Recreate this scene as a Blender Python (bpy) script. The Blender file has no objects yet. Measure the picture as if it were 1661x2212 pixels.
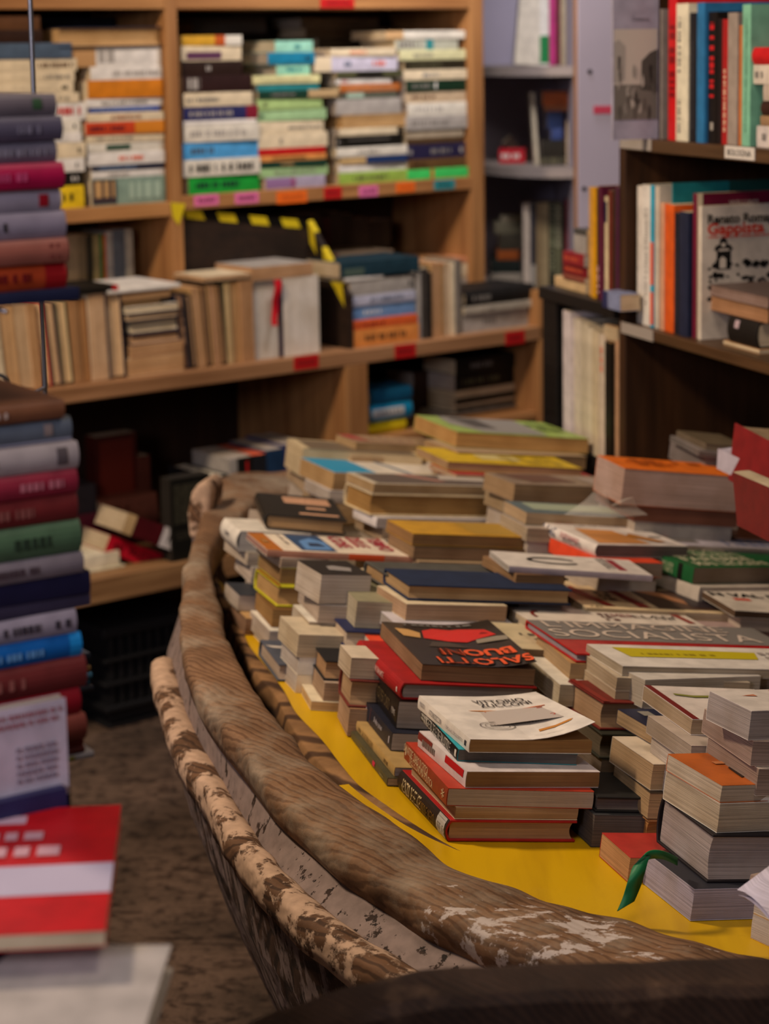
import bpy, math, random, zlib, re
from mathutils import Vector, Matrix
random.seed(7)
sc = bpy.context.scene
COL = sc.collection
# ---------------------------------------------------------------- camera
F = 4400.0; CX = 830.5; CY = 747.0; HC = 1.65
PITCH = math.atan((CY-100)/F); ROLL = -0.016
_f = Vector((0, math.cos(PITCH), -math.sin(PITCH)))
_u0 = Vector((0, math.sin(PITCH), math.cos(PITCH))); _r0 = Vector((1, 0, 0))
_r = _r0*math.cos(ROLL)+_u0*math.sin(ROLL); _u = _u0*math.cos(ROLL)-_r0*math.sin(ROLL)
CAM = Vector((0, 0, HC))
cd = bpy.data.cameras.new('camera'); cam = bpy.data.objects.new('camera', cd); COL.objects.link(cam)
cam.matrix_world = Matrix(((_r.x, _u.x, -_f.x, 0), (_r.y, _u.y, -_f.y, 0), (_r.z, _u.z, -_f.z, HC), (0, 0, 0, 1)))
cd.sensor_fit = 'VERTICAL'; cd.sensor_height = 36; cd.lens = F/2212*36
cd.shift_y = -(1106-CY)/2212; cd.clip_start = .05
cd.dof.use_dof = True; cd.dof.focus_distance = 2.42; cd.dof.aperture_fstop = 5.0
sc.camera = cam
# ---------------------------------------------------------------- light
sc.view_settings.view_transform = 'Standard'; sc.view_settings.look = 'None'
sc.view_settings.exposure = -0.12; sc.view_settings.gamma = 1; sc.view_settings.use_curve_mapping = False
w = bpy.data.worlds.new('world'); sc.world = w; w.use_nodes = True
w.node_tree.nodes['Background'].inputs[0].default_value = (1.0, .84, .72, 1)
w.node_tree.nodes['Background'].inputs[1].default_value = 0.055
def area(name, loc, aim, size, power, col):
    l = bpy.data.lights.new(name, 'AREA'); l.shape = 'DISK'; l.size = size; l.energy = power; l.color = col
    o = bpy.data.objects.new(name, l); COL.objects.link(o); o.location = loc
    o.rotation_euler = (Vector(aim)-Vector(loc)).to_track_quat('-Z', 'Y').to_euler()
area('ceiling_lamp_warm', (-1.5, 2.7, 3.0), (-.1, 4.0, .8), .35, 84, (1, .78, .58))
area('ceiling_lamp_pale', (.5, 1.6, 3.1), (.4, 3.4, .7), .7, 16, (1, .82, .68))
area('window_daylight', (-1.5, -.5, 2.2), (-.2, 2.2, .9), 1.0, 44, (.88, .83, .98))  # cool fill added behind camera left to brighten the near piles, no window
# ---------------------------------------------------------------- projection helpers
area('corner_lamp', (.30, 4.9, 2.5), (.55, 6.3, 1.3), .3, 24, (.95, .88, .9))  # unseen fill added to brighten the corner shelves and lilac boards
def ray(u, v): return (_f + _r*((u-CX)/F) - _u*((v-CY)/F))
def atz(u, v, z):
    d = ray(u, v); return CAM + d*((z-HC)/d.z)
def aty(u, v, Y):
    d = ray(u, v); return CAM + d*(Y/d.y)
# the boat is heeled: its deck plane leans to the right and a little away
ND = Vector((math.sin(math.radians(7.5)), math.sin(math.radians(3.0)), 1)).normalized(); D0 = Vector((-.1, 2.5, .70))
def atd(u, v, h=0.0):
    d = ray(u, v); return CAM + d*(((D0-CAM).dot(ND)+h)/d.dot(ND))
def hd(p): return (p-D0).dot(ND)
def proj(p):
    q = p-CAM; w_ = q.dot(_f); return CX+F*q.dot(_r)/w_, CY-F*q.dot(_u)/w_
class Plane:
    def __init__(s, P, th):
        s.P = Vector((P[0], P[1], 0)); t = math.radians(th)
        s.a = Vector((math.cos(t), math.sin(t), 0)); s.n = Vector((-math.sin(t), math.cos(t), 0))
    def off(s, d):
        p = s.P+s.n*d; return Plane((p.x, p.y), math.degrees(math.atan2(s.a.y, s.a.x)))
    def px(s, u, v):
        d = ray(u, v); t = (s.P-CAM).dot(s.n)/d.dot(s.n); q = CAM+d*t
        return (q-s.P).dot(s.a), q.z
    def w(s, t, z, d=0): return Vector((s.P.x, s.P.y, 0))+s.a*t+s.n*d+Vector((0, 0, z))
# ---------------------------------------------------------------- materials
def lin(c):
    c = c/255
    return c/12.92 if c <= .04045 else ((c+.055)/1.055)**2.4
NAMES = dict(white='DCD6CC', cream='D8C6A4', ivory='D6CFBE', tan='B9925F', pages='C9B594', pgrey='B3A698', pwhite='CFC7BA', pbrown='8F6B42', pdark='6A4B2C',
    black='17140F', navy='1F2236', blue='1F6CA8', sky='4E9BD0', cyan='1E93B8', teal='2C8184', mint='8CC2A4', green='1E9A37', dgreen='17382A', lgreen='9CBF84', lime='8DAA3E',
    bgreen='2FB24F', olive='55523A', yellow='D8B51C', gold='D09A22', mustard='B8861E', orange='E0661C', dorange='B5521F', red='B51A1A', dred='6E1518', bred='D4121C', maroon='4E1424', crimson='B01038',
    pink='D76C9C', magenta='B0266E', purple='3C2440', lilac='A79DB0', grey='7C766E', lgrey='A39C93', dgrey='3B3733', brown='5A3A22', dbrown='2F1C12', rust='8E3A1E', slate='4A5A6C', lblue='86A0C0',
    wood='9A6C3E', salmon='D9603E', steel='55504C', peach='D89A68')
def rgb(h):
    h = NAMES.get(h, h); return (lin(int(h[0:2], 16)), lin(int(h[2:4], 16)), lin(int(h[4:6], 16)), 1)
_M = {}
class NT:
    def __init__(s, name, rough=.6):
        s.m = bpy.data.materials.new(name); s.m.use_nodes = True; s.t = s.m.node_tree
        s.b = s.t.nodes['Principled BSDF']; s.b.inputs['Roughness'].default_value = rough
        s.b.inputs['Specular IOR Level'].default_value = .3
    def n(s, ty, **k):
        q = s.t.nodes.new(ty)
        for a, b in k.items():
            if a in q.inputs: q.inputs[a].default_value = b
            else: setattr(q, a, b)
        return q
    def l(s, a, b): s.t.links.new(a, b)
    def coords(s, scale=(1, 1, 1), kind='Object', rot=(0, 0, 0)):
        c = s.n('ShaderNodeTexCoord'); m = s.n('ShaderNodeMapping'); m.inputs['Scale'].default_value = scale; m.inputs['Rotation'].default_value = rot
        s.l(c.outputs[kind], m.inputs[0]); return m.outputs[0]
    def ramp(s, src, stops):
        r = s.n('ShaderNodeValToRGB'); e = r.color_ramp.elements
        while len(e) < len(stops): e.new(.5)
        for i, (p, c) in enumerate(stops): e[i].position = p; e[i].color = c
        s.l(src, r.inputs[0]); return r.outputs[0]
    def mix(s, fac, a, b, mode='MIX'):
        q = s.n('ShaderNodeMix', data_type='RGBA', blend_type=mode)
        for i, x in ((0, fac), (6, a), (7, b)):
            if hasattr(x, 'is_linked') or hasattr(x, 'links'): s.l(x, q.inputs[i])
            else: q.inputs[i].default_value = x
        return q.outputs[2]
    def bump(s, src, st=.3, d=.001):
        q = s.n('ShaderNodeBump', Strength=st, Distance=d); s.l(src, q.inputs['Height']); s.l(q.outputs[0], s.b.inputs['Normal'])
    def base(s, x): s.l(x, s.b.inputs['Base Color'])
def k(c, f): return (c[0]*f, c[1]*f, c[2]*f, 1)
def paint(c, rough=.5):
    key = ('p', c, rough)
    if key not in _M:
        t = NT('cover_'+c, rough); col = rgb(c)
        nz = t.n('ShaderNodeTexNoise', Scale=35.0, Detail=6.0); t.l(t.coords(), nz.inputs['Vector'])
        t.base(t.ramp(nz.outputs[0], [(.3, k(col, .80)), (.62, k(col, 1.06))])); t.bump(nz.outputs[0], .12, .001); _M[key] = t.m
    return _M[key]
def flat(c, rough=.5):
    key = ('f', c, rough)
    if key not in _M:
        t = NT('print_'+c, rough); t.b.inputs['Base Color'].default_value = rgb(c); _M[key] = t.m
    return _M[key]
def pagemat(c='pages'):
    key = ('g', c)
    if key not in _M:
        t = NT('paper_edges_'+c, .85); col = rgb(c)
        nz = t.n('ShaderNodeTexNoise', Scale=1.0, Detail=3.0); t.l(t.coords((6, 6, 1500)), nz.inputs['Vector'])
        n2 = t.n('ShaderNodeTexNoise', Scale=14.0, Detail=4.0); t.l(t.coords(), n2.inputs['Vector'])
        a = t.ramp(nz.outputs[0], [(.36, k(col, .62)), (.5, k(col, .95)), (.7, k(col, 1.12))])
        b = t.ramp(n2.outputs[0], [(.35, (.82, .78, .72, 1)), (.6, (1, 1, 1, 1))])
        t.base(t.mix(1.0, a, b, 'MULTIPLY')); t.bump(nz.outputs[0], .5, .0006); _M[key] = t.m
    return _M[key]
def woodmat(name, c1, c2, scale=1.0, rough=.6, axis=0):
    key = ('w', name)
    if key not in _M:
        t = NT(name, rough); s = [7, 7, 7]; s[axis] = .7; s = tuple(x*scale for x in s)
        nz = t.n('ShaderNodeTexNoise', Scale=1.6, Detail=8.0, Distortion=1.2); t.l(t.coords(s), nz.inputs['Vector'])
        s2 = [60, 60, 60]; s2[axis] = 3; n2 = t.n('ShaderNodeTexNoise', Scale=scale, Detail=4.0); t.l(t.coords(tuple(s2)), n2.inputs['Vector'])
        a = t.ramp(nz.outputs[0], [(.3, rgb(c1)), (.65, rgb(c2))]); b = t.ramp(n2.outputs[0], [(.35, (.75, .7, .65, 1)), (.6, (1, 1, 1, 1))])
        t.base(t.mix(1.0, a, b, 'MULTIPLY')); t.bump(n2.outputs[0], .3, .001); _M[key] = t.m
    return _M[key]
def weathered(name, dark, light, patch, lo, hi, grain=True, rough=.8, pscale=14, stretch=(1, 1, 1), rings=22):
    """old wood: swirling grain in two browns, with left-over paint patches of colour `patch` where noise passes lo..hi"""
    t = NT(name, rough); co = t.coords()
    wv = t.n('ShaderNodeTexWave', wave_type='BANDS', bands_direction='DIAGONAL', Scale=float(rings), Distortion=14.0, Detail=4.0)
    wv.inputs['Detail Scale'].default_value = .22; wv.inputs['Detail Roughness'].default_value = .55
    t.l(co, wv.inputs['Vector'])
    n0 = t.n('ShaderNodeTexNoise', Scale=9.0, Detail=10.0, Roughness=.65); t.l(co, n0.inputs['Vector'])
    a = t.ramp(wv.outputs[0], [(.1, rgb(dark)), (.45, rgb(light)), (1, k(rgb(light), .9))])
    b = t.ramp(n0.outputs[0], [(.32, (.42, .38, .34, 1)), (.62, (1.05, 1.0, .95, 1))])
    base = t.mix(1.0, a, b, 'MULTIPLY')
    n1 = t.n('ShaderNodeTexNoise', Scale=float(pscale), Detail=12.0, Roughness=.68); t.l(t.coords(stretch), n1.inputs['Vector'])
    msk = t.ramp(n1.outputs[0], [(lo, (0, 0, 0, 1)), (hi, (1, 1, 1, 1))])
    n3 = t.n('ShaderNodeTexNoise', Scale=60.0, Detail=5.0); t.l(co, n3.inputs['Vector'])
    pc = t.ramp(n3.outputs[0], [(.3, k(rgb(patch), .72)), (.65, rgb(patch))])
    t.base(t.mix(msk, base, pc))
    s1 = t.mix(.75, wv.outputs[0], n0.outputs[0]); s2 = t.mix(.25, s1, msk)
    t.bump(s2, .7, .004); return t.m
# ---------------------------------------------------------------- mesh helpers
class MB:
    def __init__(s): s.v = []; s.f = []
    def add(s, vs, fs):
        o = len(s.v); s.v += [tuple(x) for x in vs]; s.f += [tuple(i+o for i in f) for f in fs]
    def box(s, x0, x1, y0, y1, z0, z1):
        s.add([(x, y, z) for z in (z0, z1) for y in (y0, y1) for x in (x0, x1)], [(0, 2, 3, 1), (4, 5, 7, 6), (0, 1, 5, 4), (2, 6, 7, 3), (0, 4, 6, 2), (1, 3, 7, 5)])
    def prism(s, P, Q):
        """P and Q: two matching polygons"""
        n = len(P); s.add(list(P)+list(Q), [tuple(range(n))[::-1], tuple(range(n, 2*n))]+[(i, (i+1) % n, n+(i+1) % n, n+i) for i in range(n)])
    def loft(s, rows, closed=True, caps=True):
        m = len(rows[0]); o = []
        for i in range(len(rows)-1):
            for j in range(m if closed else m-1):
                a = i*m+j; b = i*m+(j+1) % m; o.append((a, b, b+m, a+m))
        if caps and closed: o += [tuple(range(m))[::-1], tuple((len(rows)-1)*m+j for j in range(m))]
        s.add([p for r in rows for p in r], o)
    def tube(s, pts, r, n=8):
        pts = [Vector(p) for p in pts]; rows = []
        for i, p in enumerate(pts):
            d = (pts[min(i+1, len(pts)-1)]-pts[max(i-1, 0)]).normalized(); q = d.orthogonal().normalized()
            if i and (q-lastq).length > 1: q = lastq-d*lastq.dot(d); q.normalize()
            lastq = q; b = d.cross(q); rows.append([p+(q*math.cos(t)+b*math.sin(t))*r for t in [2*math.pi*j/n for j in range(n)]])
        s.loft(rows)
    def mesh(s, name):
        m = bpy.data.meshes.new(name); m.from_pydata(s.v, [], s.f); m.update(); return m
    def build(s, name, mat, parent=None, bevel=0, smooth=False):
        m = s.mesh(name); m.materials.append(mat); o = bpy.data.objects.new(name, m); COL.objects.link(o)
        if parent: o.parent = parent
        if smooth: m.polygons.foreach_set('use_smooth', [True]*len(m.polygons))
        if bevel:
            b = o.modifiers.new('bevel', 'BEVEL'); b.width = bevel; b.segments = 2; b.limit_method = 'ANGLE'
        return o
_T = {}
def textmesh(s, bold=0.0, align='CENTER'):
    key = (s, bold)
    if key not in _T:
        c = bpy.data.curves.new('t', 'FONT'); c.body = s; c.size = 1; c.align_x = 'LEFT'; c.offset = bold; c.resolution_u = 3
        if '\n' in s: c.space_line = .85; c.align_x = 'CENTER'
        o = bpy.data.objects.new('t', c); me = bpy.data.meshes.new_from_object(o)
        v = [(p.co.x, p.co.y) for p in me.vertices]; f = [tuple(p.vertices) for p in me.polygons]
        xs = [a for a, _ in v]; ys = [b for _, b in v]; x0, x1, y0, y1 = min(xs), max(xs), min(ys), max(ys)
        _T[key] = ([((a-(x0+x1)/2)/(x1-x0), (b-(y0+y1)/2)/(y1-y0)) for a, b in v], f)
        bpy.data.objects.remove(o); bpy.data.curves.remove(c); bpy.data.meshes.remove(me)
    return _T[key]
LABELS = {}
def nwords(s): return len(re.findall(r"[A-Za-z0-9][A-Za-z0-9'-]*", s))
def shorten(s):
    s = s.replace(' standing right of the ', ' right of the ').replace(' standing left of the ', ' left of the ')
    for sep in (' under the ', ' right of the ', ' left of the ', ' on top,'):
        if sep in s and nwords(s) > 16 and ', ' in s:
            A, r = s.split(sep, 1); Bn, nm = r.split(', ', 1) if ', ' in r else ('', r.strip(', '))
            f = lambda: A+sep+(Bn+', ' if Bn else ' ')+nm
            while nwords(f()) > 16 and len(Bn.split()) > 2: Bn = ' '.join(Bn.split()[1:])
            for wd in ('thick ', 'narrow ', 'tall ', 'long ', 'slim ', 'broad '):
                if nwords(f()) > 16 and len(A.split()) > 3: A = A.replace(wd, '', 1)
            while nwords(f()) > 16 and ' the ' in ' '+nm: nm = (' '+nm).replace(' the ', ' ', 1).strip()
            while nwords(f()) > 16 and ' a ' in A: A = A.replace(' a ', ' ', 1)
            return ' '.join(f().split())
    return s
def tag(o, label=None, cat=None, group=None, kind=None):
    if label:
        label = shorten(' '.join(label.split()).replace('hidden ', 'low '))
        n = nwords(label)
        if n > 16 or n < 4: print('LABELLEN', n, label)
        if label in LABELS: print('LABELDUP', label)
        LABELS[label] = 1; o['label'] = label
    if cat: o['category'] = cat
    if group: o['group'] = group
    if kind: o['kind'] = kind
    return o
def empty(name, mat=None, loc=None):
    o = bpy.data.objects.new(name, None); COL.objects.link(o); o.empty_display_size = .05
    if mat is not None: o.matrix_world = mat
    elif loc is not None: o.location = loc
    return o
# ---------------------------------------------------------------- the book builder
EPS = .0004
def book(M, L, W, T, col, label, group, kind='pb', pg='pages', prints=(), FR=None, spine=None, curl=0, cat='book', seed=None, opts={}):
    """local frame: x along the spine, y from spine to fore edge, z thickness. M places it. FR: (origin,e1,e2) of the printed frame in world"""
    rd = random.Random(seed if seed is not None else zlib.crc32(label.encode()))
    nm_ = 'magazine' if re.search('magazine |journal ', label.split(',')[0].split(' under ')[0]+' ') and 'magazine-like' not in label else 'binder' if 'binder' in label.split(',')[0].split(' right of ')[0] else 'book'
    root = empty(nm_, M); tag(root, label, nm_ if nm_ != 'book' else cat, group)
    hb = kind == 'hb'; t = min(.0028 if hb else .0007, T*.2); ov = .0035 if hb else 0
    bul = min(.006, T*.18) if hb or opts.get('round') else .0008
    def prof(inner):
        d = t if inner else 0; q = []
        q.append((W, d)); n = 6
        for i in range(n+1):
            z = d+(T-2*d)*i/n; c = 1-((i/n-.5)*2)**2; q.append((d-bul*c, z))
        q.append((W, T-d)); return q
    nx = 10 if curl else 1
    def bend(p):
        if not curl: return p
        x, y, z = p
        if z < T*.55: return p
        e = curl_fn(x/L, y/W)
        return (x, y, z+e*curl)
    cf = opts.get('cf', 'y')
    def curl_fn(a, b):
        if cf == 'y': return max(0, b-.35)**2*2.3
        if cf == 'xy': return max(0, b-.4)**2*2.3*(.35+.65*a)
        if cf == 'x-': return max(0, .5-a)**2*4
        return 0
    def ext(pr):
        ny = 8 if curl else 1; out = []
        # densify the straight covers
        for i, (y, z) in enumerate(pr):
            if i == len(pr)-1 and curl:
                y0, z0 = pr[i-1]
                for j in range(1, ny): out.append((y0+(y-y0)*j/ny, z0+(z-z0)*j/ny))
            if i == 1 and curl:
                y0, z0 = pr[0]
                for j in range(1, ny): out.append((y0+(y-y0)*j/ny, z0+(z-z0)*j/ny))
            out.append((y, z))
        return out
    po = ext(prof(False)); pi = ext(prof(True))
    m = MB(); loop = po+pi[::-1]; rows = [[bend((L*i/nx, y, z)) for (y, z) in loop] for i in range(nx+1)]
    nl = len(loop); fs = []
    for i in range(nx):
        for j in range(nl):
            a = i*nl+j; b = i*nl+(j+1) % nl; fs.append((a, a+nl, b+nl, b))
    n2 = len(po)
    for e, flip in ((0, 0), (nx, 1)):
        for j in range(n2-1):
            q = (e*nl+j, e*nl+j+1, e*nl+nl-2-j, e*nl+nl-1-j); fs.append(q[::-1] if flip else q)
    m.add([p for r in rows for p in r], fs)
    c = m.build('cover', paint(col, opts.get('rough', .45 if not hb else .6)), root)
    if hb: 
        b = c.modifiers.new('bevel', 'BEVEL'); b.width = .0007; b.segments = 1; b.limit_method = 'ANGLE'
    # page block
    ins = opts.get('inset', 0); x0 = ov+.0002+ins; x1 = L-x0; yf = W-ov-ins-.0003; z0 = t; z1 = T-t
    con = (min(.006, T*.16) if hb else rd.uniform(-.0012, .0012)); n = 6; pr = [(t*.5, z0)]
    sk = rd.uniform(-.0015, .0015)
    for i in range(n+1):
        z = z0+(z1-z0)*i/n; cc = 1-((i/n-.5)*2)**2; pr.append((yf-con*cc+sk*(i/n-.5), z))
    pr.append((t*.5, z1)); m = MB()
    m.loft([[(x, y, z) for y, z in pr] for x in (x0, x1)]); m.f = [f[::-1] for f in m.f]
    m.build('page_block', pagemat(pg), root)
    if spine:
        m = MB(); q = [(-bul*(1-((i/6-.5)*2)**2)-EPS, T*i/6) for i in range(7)]
        m.add([(x, y, z) for x in (0, L) for y, z in q], [(i, i+7, i+8, i+1) for i in range(6)])
        m.build('spine', paint(spine, .5), root)
    if prints:
        Mi = M.inverted()
        for pr in prints: do_print(pr, root, M, Mi, L, W, T, FR, bend, bul)
    return root
def grid_rect(p0, q0, p1, q1, n=1):
    v = [(p0+(p1-p0)*i/n, q0+(q1-q0)*j/n) for j in range(n+1) for i in range(n+1)]
    f = [(j*(n+1)+i, j*(n+1)+i+1, (j+1)*(n+1)+i+1, (j+1)*(n+1)+i) for j in range(n) for i in range(n)]
    return v, f
def do_print(pr, root, M, Mi, L, W, T, FR, bend, bul):
    ty = pr[0]; lay = EPS
    if ty in ('rect', 'text', 'poly', 'ring', 'marks'):
        O, e1, e2, a, b = FR
        if ty == 'rect': _, p0, q0, p1, q1, col = pr[:6]; v, f = grid_rect(p0*a, q0*b, p1*a, q1*b, 8); lay *= 1+(pr[6] if len(pr) > 6 else 0); name = 'cover_panel'
        elif ty == 'poly':
            col = pr[2]; v = [(p*a, q*b) for p, q in pr[1]]; f = [tuple(range(len(v)))]; lay *= 1+(pr[3] if len(pr) > 3 else 0); name = 'cover_picture'
            ar = sum(v[i][0]*v[(i+1) % len(v)][1]-v[(i+1) % len(v)][0]*v[i][1] for i in range(len(v)))
            if ar < 0: v = v[::-1]
        elif ty == 'ring':
            _, pc, qc, rx, ry, th, col = pr[:7]; a0, a1 = pr[7] if len(pr) > 7 else (0, 360); n = 40; v = []
            for i in range(n+1):
                g = math.radians(a0+(a1-a0)*i/n); kx = 1
                v += [(pc*a+rx*math.cos(g), qc*b+ry*math.sin(g)), (pc*a+(rx-th)*math.cos(g), qc*b+(ry-th)*math.sin(g))]
            f = [(2*i, 2*i+2, 2*i+3, 2*i+1) for i in range(n)]; name = 'cover_emblem'; lay *= 3
        elif ty == 'text':
            _, pc, qc, wd, ht, s, col, rot = pr[:8]; bold = pr[8] if len(pr) > 8 else 0
            tv, f = textmesh(s, bold); g = math.radians(rot); name = 'title'; lay *= 4
            v = [(pc*a+x*wd*math.cos(g)-y*ht*math.sin(g), qc*b+x*wd*math.sin(g)+y*ht*math.cos(g)) for x, y in tv]
        else:
            _, p0, q0, p1, q1, col, nrow = pr[:7]; along = pr[7] if len(pr) > 7 else 'p'; rd = random.Random(len(root.name)*7+nrow); v = []; f = []; name = 'lettering'; lay *= 3
            if along == 'q': A0, A1, B0, B1 = q0*b, q1*b, p0*a, p1*a
            else: A0, A1, B0, B1 = p0*a, p1*a, q0*b, q1*b
            for r in range(nrow):
                h = (B1-B0)/nrow; y0 = B0+h*r+h*.18; y1 = y0+h*.6; x = A0
                while x < A1:
                    wd = h*rd.uniform(.2, .75); g = [(x, y0), (min(x+wd, A1), y0), (min(x+wd, A1), y1), (x, y1)]
                    if along == 'q': g = [(yy, xx) for xx, yy in g][::-1]
                    o = len(v); v += g; f.append((o, o+1, o+2, o+3)); x += wd+h*rd.choice([.15, .2, .5])
        wv = [Mi @ (O+e1*p+e2*q+Vector((0, 0, lay)) if False else O+e1*p+e2*q) for p, q in v]
        loc = []
        for p in wv:
            x, y, z = bend((min(max(p.x, 0), L), min(max(p.y, 0), W), T)); loc.append((x, y, z+lay))
        m = MB(); m.add(loc, f)
    else:
        v = []; f = []
        if ty == 'srect': _, f0, f1, g0, g1, col = pr[:6]; v, f = grid_rect(f0*L, g0*T, f1*L, g1*T, 4); name = 'spine_band'; lay *= 1.6
        elif ty == 'stext':
            _, fc, gc, wd, ht, s, col = pr[:7]; bold = pr[7] if len(pr) > 7 else 0; rot = pr[8] if len(pr) > 8 else 0; tv, f = textmesh(s, bold); g = math.radians(rot)
            v = [(fc*L+x*wd*math.cos(g)-y*ht*math.sin(g), gc*T+x*wd*math.sin(g)+y*ht*math.cos(g)) for x, y in tv]; name = 'spine_title'; lay *= 3
        else:
            _, f0, f1, g0, g1, col = pr[:6]; rd = random.Random(int(L*1e5) % 997+int(f0*100)); x = f0*L; h = (g1-g0)*T; name = 'spine_lettering'; lay *= 2.5
            while x < f1*L:
                wd = h*rd.uniform(.25, .7); o = len(v); v += [(x, g0*T), (min(x+wd, f1*L), g0*T), (min(x+wd, f1*L), g1*T), (x, g1*T)]; f.append((o, o+1, o+2, o+3)); x += wd+h*rd.choice([.2, .25, .7])
        m = MB(); m.add([(x, -bul*(1-((max(0, min(1, y/T))-.5)*2)**2)-lay, y) for x, y in v], f)
    o = m.build(name, flat(col), root)
def mat3(O, X, Y, Z):
    return Matrix(((X.x, Y.x, Z.x, O.x), (X.y, Y.y, Z.y, O.y), (X.z, Y.z, Z.z, O.z), (0, 0, 0, 1)))
UP = Vector((0, 0, 1))
# --- stacks seen flat-on against a shelf front (spines outward)
def shelf_stack(pl, name, um, z0, rows, depth=.15, group=None, kind='pb', pages=False, lim=None, gap=0.0):
    zb = z0; prev = None; n = len(rows)
    descs = [r[4] if len(r) > 4 and r[4] else r[3]+' book' for r in rows]
    for i, r in enumerate(rows):
        vt, uL, uR, col = r[:4]; op = r[5] if len(r) > 5 else {}
        _, zt = pl.px(um, vt); T = max(zt-zb, .006); vm = vt+4
        s0, _ = pl.px(uL, vm); s1, _ = pl.px(uR, vm); W = op.get('d', depth)
        if lim: s0 = max(s0, lim[0]+.004); s1 = min(s1, lim[1]-.004)
        off = op.get('off', random.uniform(0, .008))
        ab = 'topmost' if i == n-1 else 'under the '+descs[i+1].split(' with ')[0]
        lab = f"{descs[i]} {ab}, {name}" 
        lab = op.get('label', lab)
        yaw = op.get('yaw', random.uniform(-.02, .02)); a = pl.a*math.cos(yaw)+pl.n*math.sin(yaw); nn = pl.n*math.cos(yaw)-pl.a*math.sin(yaw)
        pg = op.get('pg', random.choice(['pages', 'cream', 'pgrey']))
        if op.get('pages', pages): O = pl.w(s1, zb+.0002, off+W); M = mat3(O, -a, -nn, UP)
        else: O = pl.w(s0, zb+.0002, off); M = mat3(O, a, nn, UP)
        book(M, s1-s0, W, T-.0004, col, lab, group or ('books stacked '+name), op.get('k', kind), pg, op.get('pr', ()), spine=op.get('spine'), seed=i*31+int(um), opts=op)
        zb += T
# --- books standing upright on a plane
def shelf_row(pl, name, z0, rows, depth=.13, group=None, pages=False):
    n = len(rows)
    descs = [r[4] if len(r) > 4 and r[4] else r[3]+' book' for r in rows]
    for i, r in enumerate(rows):
        uL, uR, vt, col = r[:4]; op = r[5] if len(r) > 5 else {}
        lean = op.get('lean', 0)  # px shift of the top relative to the bottom
        _, zt = pl.px((uL+uR)/2, vt); vb = op.get('vb', vt+100)
        s0, _ = pl.px(uL, vb); s1, _ = pl.px(uR, vb); sl0, _ = pl.px(uL+lean, vb); th = math.atan2(sl0-s0, zt-z0)
        T = max((s1-s0)*math.cos(th), .004)-.0004; Lh = (zt-z0)/math.cos(th) - (abs(math.sin(th))*T if th else 0)
        W = op.get('d', depth); off = op.get('off', random.uniform(0, .01))
        prev = 'first on the near end' if False else None
        nb = descs[i-1] if i else (descs[1] if n > 1 else '')
        side = 'beside the' 
        lab = op.get('label', f"{descs[i]} standing {'right' if i else 'left'} of the {nb.split(' with ')[0]}, {name}")
        a2 = pl.a*math.cos(th)-UP*math.sin(th); up2 = UP*math.cos(th)+pl.a*math.sin(th)
        lift = abs(math.sin(th))*T
        pgs = op.get('pages', pages)
        # thickness axis: spine out -> -a ; pages out -> +a
        if pgs: O = pl.w(s0, z0+.0003+(lift if th > 0 else 0), off+W); M = mat3(O, up2, -pl.n, a2)
        else:
            O = pl.w(s0, z0+.0003+(lift if th > 0 else 0), off)+a2*T; M = mat3(O, up2, pl.n, -a2)
        book(M, Lh, W, T, col, lab, group or ('books standing '+name), op.get('k', 'pb'), op.get('pg', random.choice(['pages', 'cream', 'pages', 'tan'])), op.get('pr', ()), spine=op.get('spine'), seed=i*17+int(uL), opts=op)
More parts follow.
